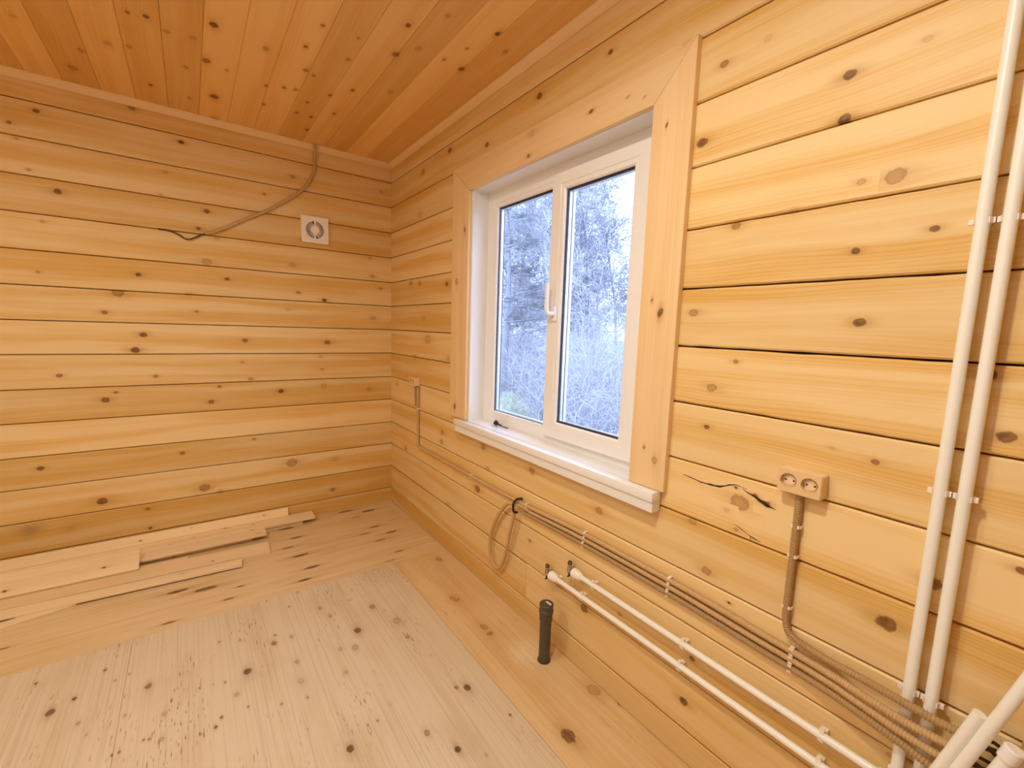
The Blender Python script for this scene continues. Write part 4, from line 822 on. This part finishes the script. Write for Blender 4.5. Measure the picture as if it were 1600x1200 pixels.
TL = [(9.0, 9.6, 7.4, 'bare tree just right of the pine, its crown meeting the pane divider'),
      (11.5, 14.2, 9.0, 'tall bare tree far behind the pine, left pane'),
      (8.6, 7.4, 8.0, 'bare branching tree at the left side of the right pane'),
      (12.0, 10.2, 8.6, 'bare tree with a rounded crown in the middle of the right pane'),
      (7.2, 4.9, 4.9, 'thin bare sapling with upward twigs at the right side of the right pane'),
      (13.5, 9.3, 6.6, 'low bare tree at the far right side of the right pane'),
      (10.0, 8.9, 7.0, 'densely twigged tree behind the left edge of the right pane'),
      (11.0, 8.6, 7.4, 'tall bare tree right of the rounded crown in the right pane'),
      (14.5, 12.4, 8.6, 'tallest bare tree in the right pane, far behind the others'),
      (9.6, 11.3, 7.6, 'densely twigged tree seen low through the left pane behind the pine')]
for i, (x, y, h, lb) in enumerate(TL):
    tree(x, y, h, 40 + i, lb, 'bare trees outside the window', r0=0.075 if i != 4 else 0.028, kids=(4, 5) if i != 4 else (2, 2), minr=0.0085 if i != 4 else 0.005, mat=TWIG2 if i % 2 else TWIG)
# the wood's edge: more bare trees, alike
proto = None; rgp = np.random.default_rng(5)
for i in range(16):
    x = 18 + rgp.uniform(-1.5, 4); y = 11 + i * 1.35 + rgp.uniform(-.5, .5)
    if i < 2: last = [None, None] if i == 0 else last; last[i] = tree(x, y, 6.8, 90 + i, 'bare tree in the hazy row at the far edge of the wood', 'bare trees of the wood edge', r0=0.10, kids=(3, 4), levels=3, mat=TWIG, minr=0.012); continue
    src = last[i % 2]; r = src.copy(); COL.objects.link(r); r.location = (x, y, GZ); r.rotation_euler = (0, 0, rgp.uniform(0, 6.28)); r.scale = (1, 1, rgp.uniform(0.75, 1.15))
    for chd in list(src.children):
        c = chd.copy(); COL.objects.link(c); c.parent = r
# thicket of bushes
def bush(x, y, h, w_, nst, seed, label, mat, name='bare_bush'):
    rg = np.random.default_rng(seed); o = empty(name, (x, y, GZ)); tag(o, label, 'bush', 'leafless bushes outside the window'); st, tw = [], []
    for i in range(nst):
        a = rg.uniform(0, 6.28); p = np.array([x + rg.normal(0, w_ * 0.35), y + rg.normal(0, w_ * 0.35), GZ - 0.05]); d = np.array([math.cos(a) * rg.uniform(.05, .5), math.sin(a) * rg.uniform(.05, .5), 1.0])
        L = h * rg.uniform(0.6, 1.15); k = 7; r = rg.uniform(0.004, 0.009)
        for j in range(k):
            d = d + rg.normal(0, 0.16, 3) + np.array([0, 0, -0.09 * j / k * 2]); d /= np.linalg.norm(d); q = p + d * L / k
            st.append([*p, *q, r * (1 - j / k * 0.7), r * (1 - (j + 1) / k * 0.7)])
            for _ in range(rg.integers(1, 4)):
                dd = d * 0.5 + rg.normal(0, 0.6, 3); dd /= np.linalg.norm(dd); pp = q; 
                for s_ in range(3):
                    dd = dd + rg.normal(0, 0.22, 3); dd /= np.linalg.norm(dd); qq = pp + dd * L * rg.uniform(0.06, 0.12); tw.append([*pp, *qq, 0.0034, 0.0022]); pp = qq
            p = q
    tag(prisms('stem', st, TWIG2, o, 4), kind='stuff'); tag(prisms('twigs', tw, mat, o, 3), kind='stuff')
    return o
BL = [(3.8, 2.2, 1.5, 0.7, 60, 'pale tangled bush nearest the glass in the middle of the right pane'),
      (3.9, 1.7, 1.6, 0.7, 60, 'tangled bush at the lower right of the right pane'),
      (5.6, 4.7, 1.7, 0.8, 60, 'bush with arching stems low at the right edge of the left pane'),
      (5.0, 5.9, 1.6, 0.9, 60, 'bush with arching stems behind the grassy mound'),
      (5.6, 3.6, 2.2, 1.0, 80, 'tall pale bush behind the pane divider, right pane side'),
      (5.8, 2.6, 2.4, 0.9, 80, 'tall bush at the right side of the right pane'),
      (7.0, 6.6, 2.3, 1.1, 80, 'tall bush beneath the pine in the left pane'),
      (7.4, 5.2, 2.5, 1.1, 80, 'tall bush beneath the branching tree, left side of the right pane'),
      (8.4, 8.6, 2.4, 1.2, 80, 'far pale bush between trunks in the left pane'),
      (8.8, 6.2, 2.6, 1.2, 80, 'far pale bush in the middle of the right pane'),
      (10.2, 10.6, 2.6, 1.4, 90, 'furthest bush in the left pane, low beneath the tall tree'),
      (10.6, 8.0, 2.7, 1.4, 90, 'furthest bush in the right pane, beneath the rounded crown'),
      (12.0, 12.4, 2.8, 1.6, 90, 'distant pale thicket clump seen left of the divider'),
      (12.6, 9.6, 2.8, 1.6, 90, 'distant pale thicket clump seen in the right pane above the others')]
for i, (x, y, h, w_, n_, lb) in enumerate(BL): bush(x, y, h, w_, n_, 200 + i, lb, TWIG if i % 3 else TWIG2)
# grassy mound, low in the left pane
mp = empty('grassy_mound', (3.8, 3.6, GZ)); tag(mp, 'pale grassy mound low in the left pane', 'mound')
V_ = []; F_ = []; n = 22; rg = np.random.default_rng(3)
for i in range(n):
    for j in range(n):
        a, b = i / (n - 1) * 2 - 1, j / (n - 1) * 2 - 1; rr = min(1, math.hypot(a, b))
        V_.append((3.8 + a * 1.0, 3.6 + b * 1.3, GZ - 0.05 + 0.80 * (math.cos(rr * math.pi) * .5 + .5) + 0.05 * math.sin(7 * a + 3) * math.sin(6 * b)))
for i in range(n - 1):
    for j in range(n - 1): q = i * n + j; F_.append((q, q + n, q + n + 1, q + 1))
MND = mesh_obj('mound', V_, F_, GRASS, mp, True)
bl = []
for k in range(9000):
    a, b = rg.uniform(-1, 1, 2); rr = math.hypot(a, b)
    if rr > 1: continue
    z = GZ - 0.05 + 0.80 * (math.cos(rr * math.pi) * .5 + .5); p = np.array([3.8 + a, 3.6 + b * 1.3, z]); d = rg.normal(0, 0.05, 3); d[2] = rg.uniform(0.03, 0.14); bl.append([*p, *(p + d), 0.006, 0.002])
tag(prisms('grass_blades', bl, GRASS, mp, 3), kind='stuff')
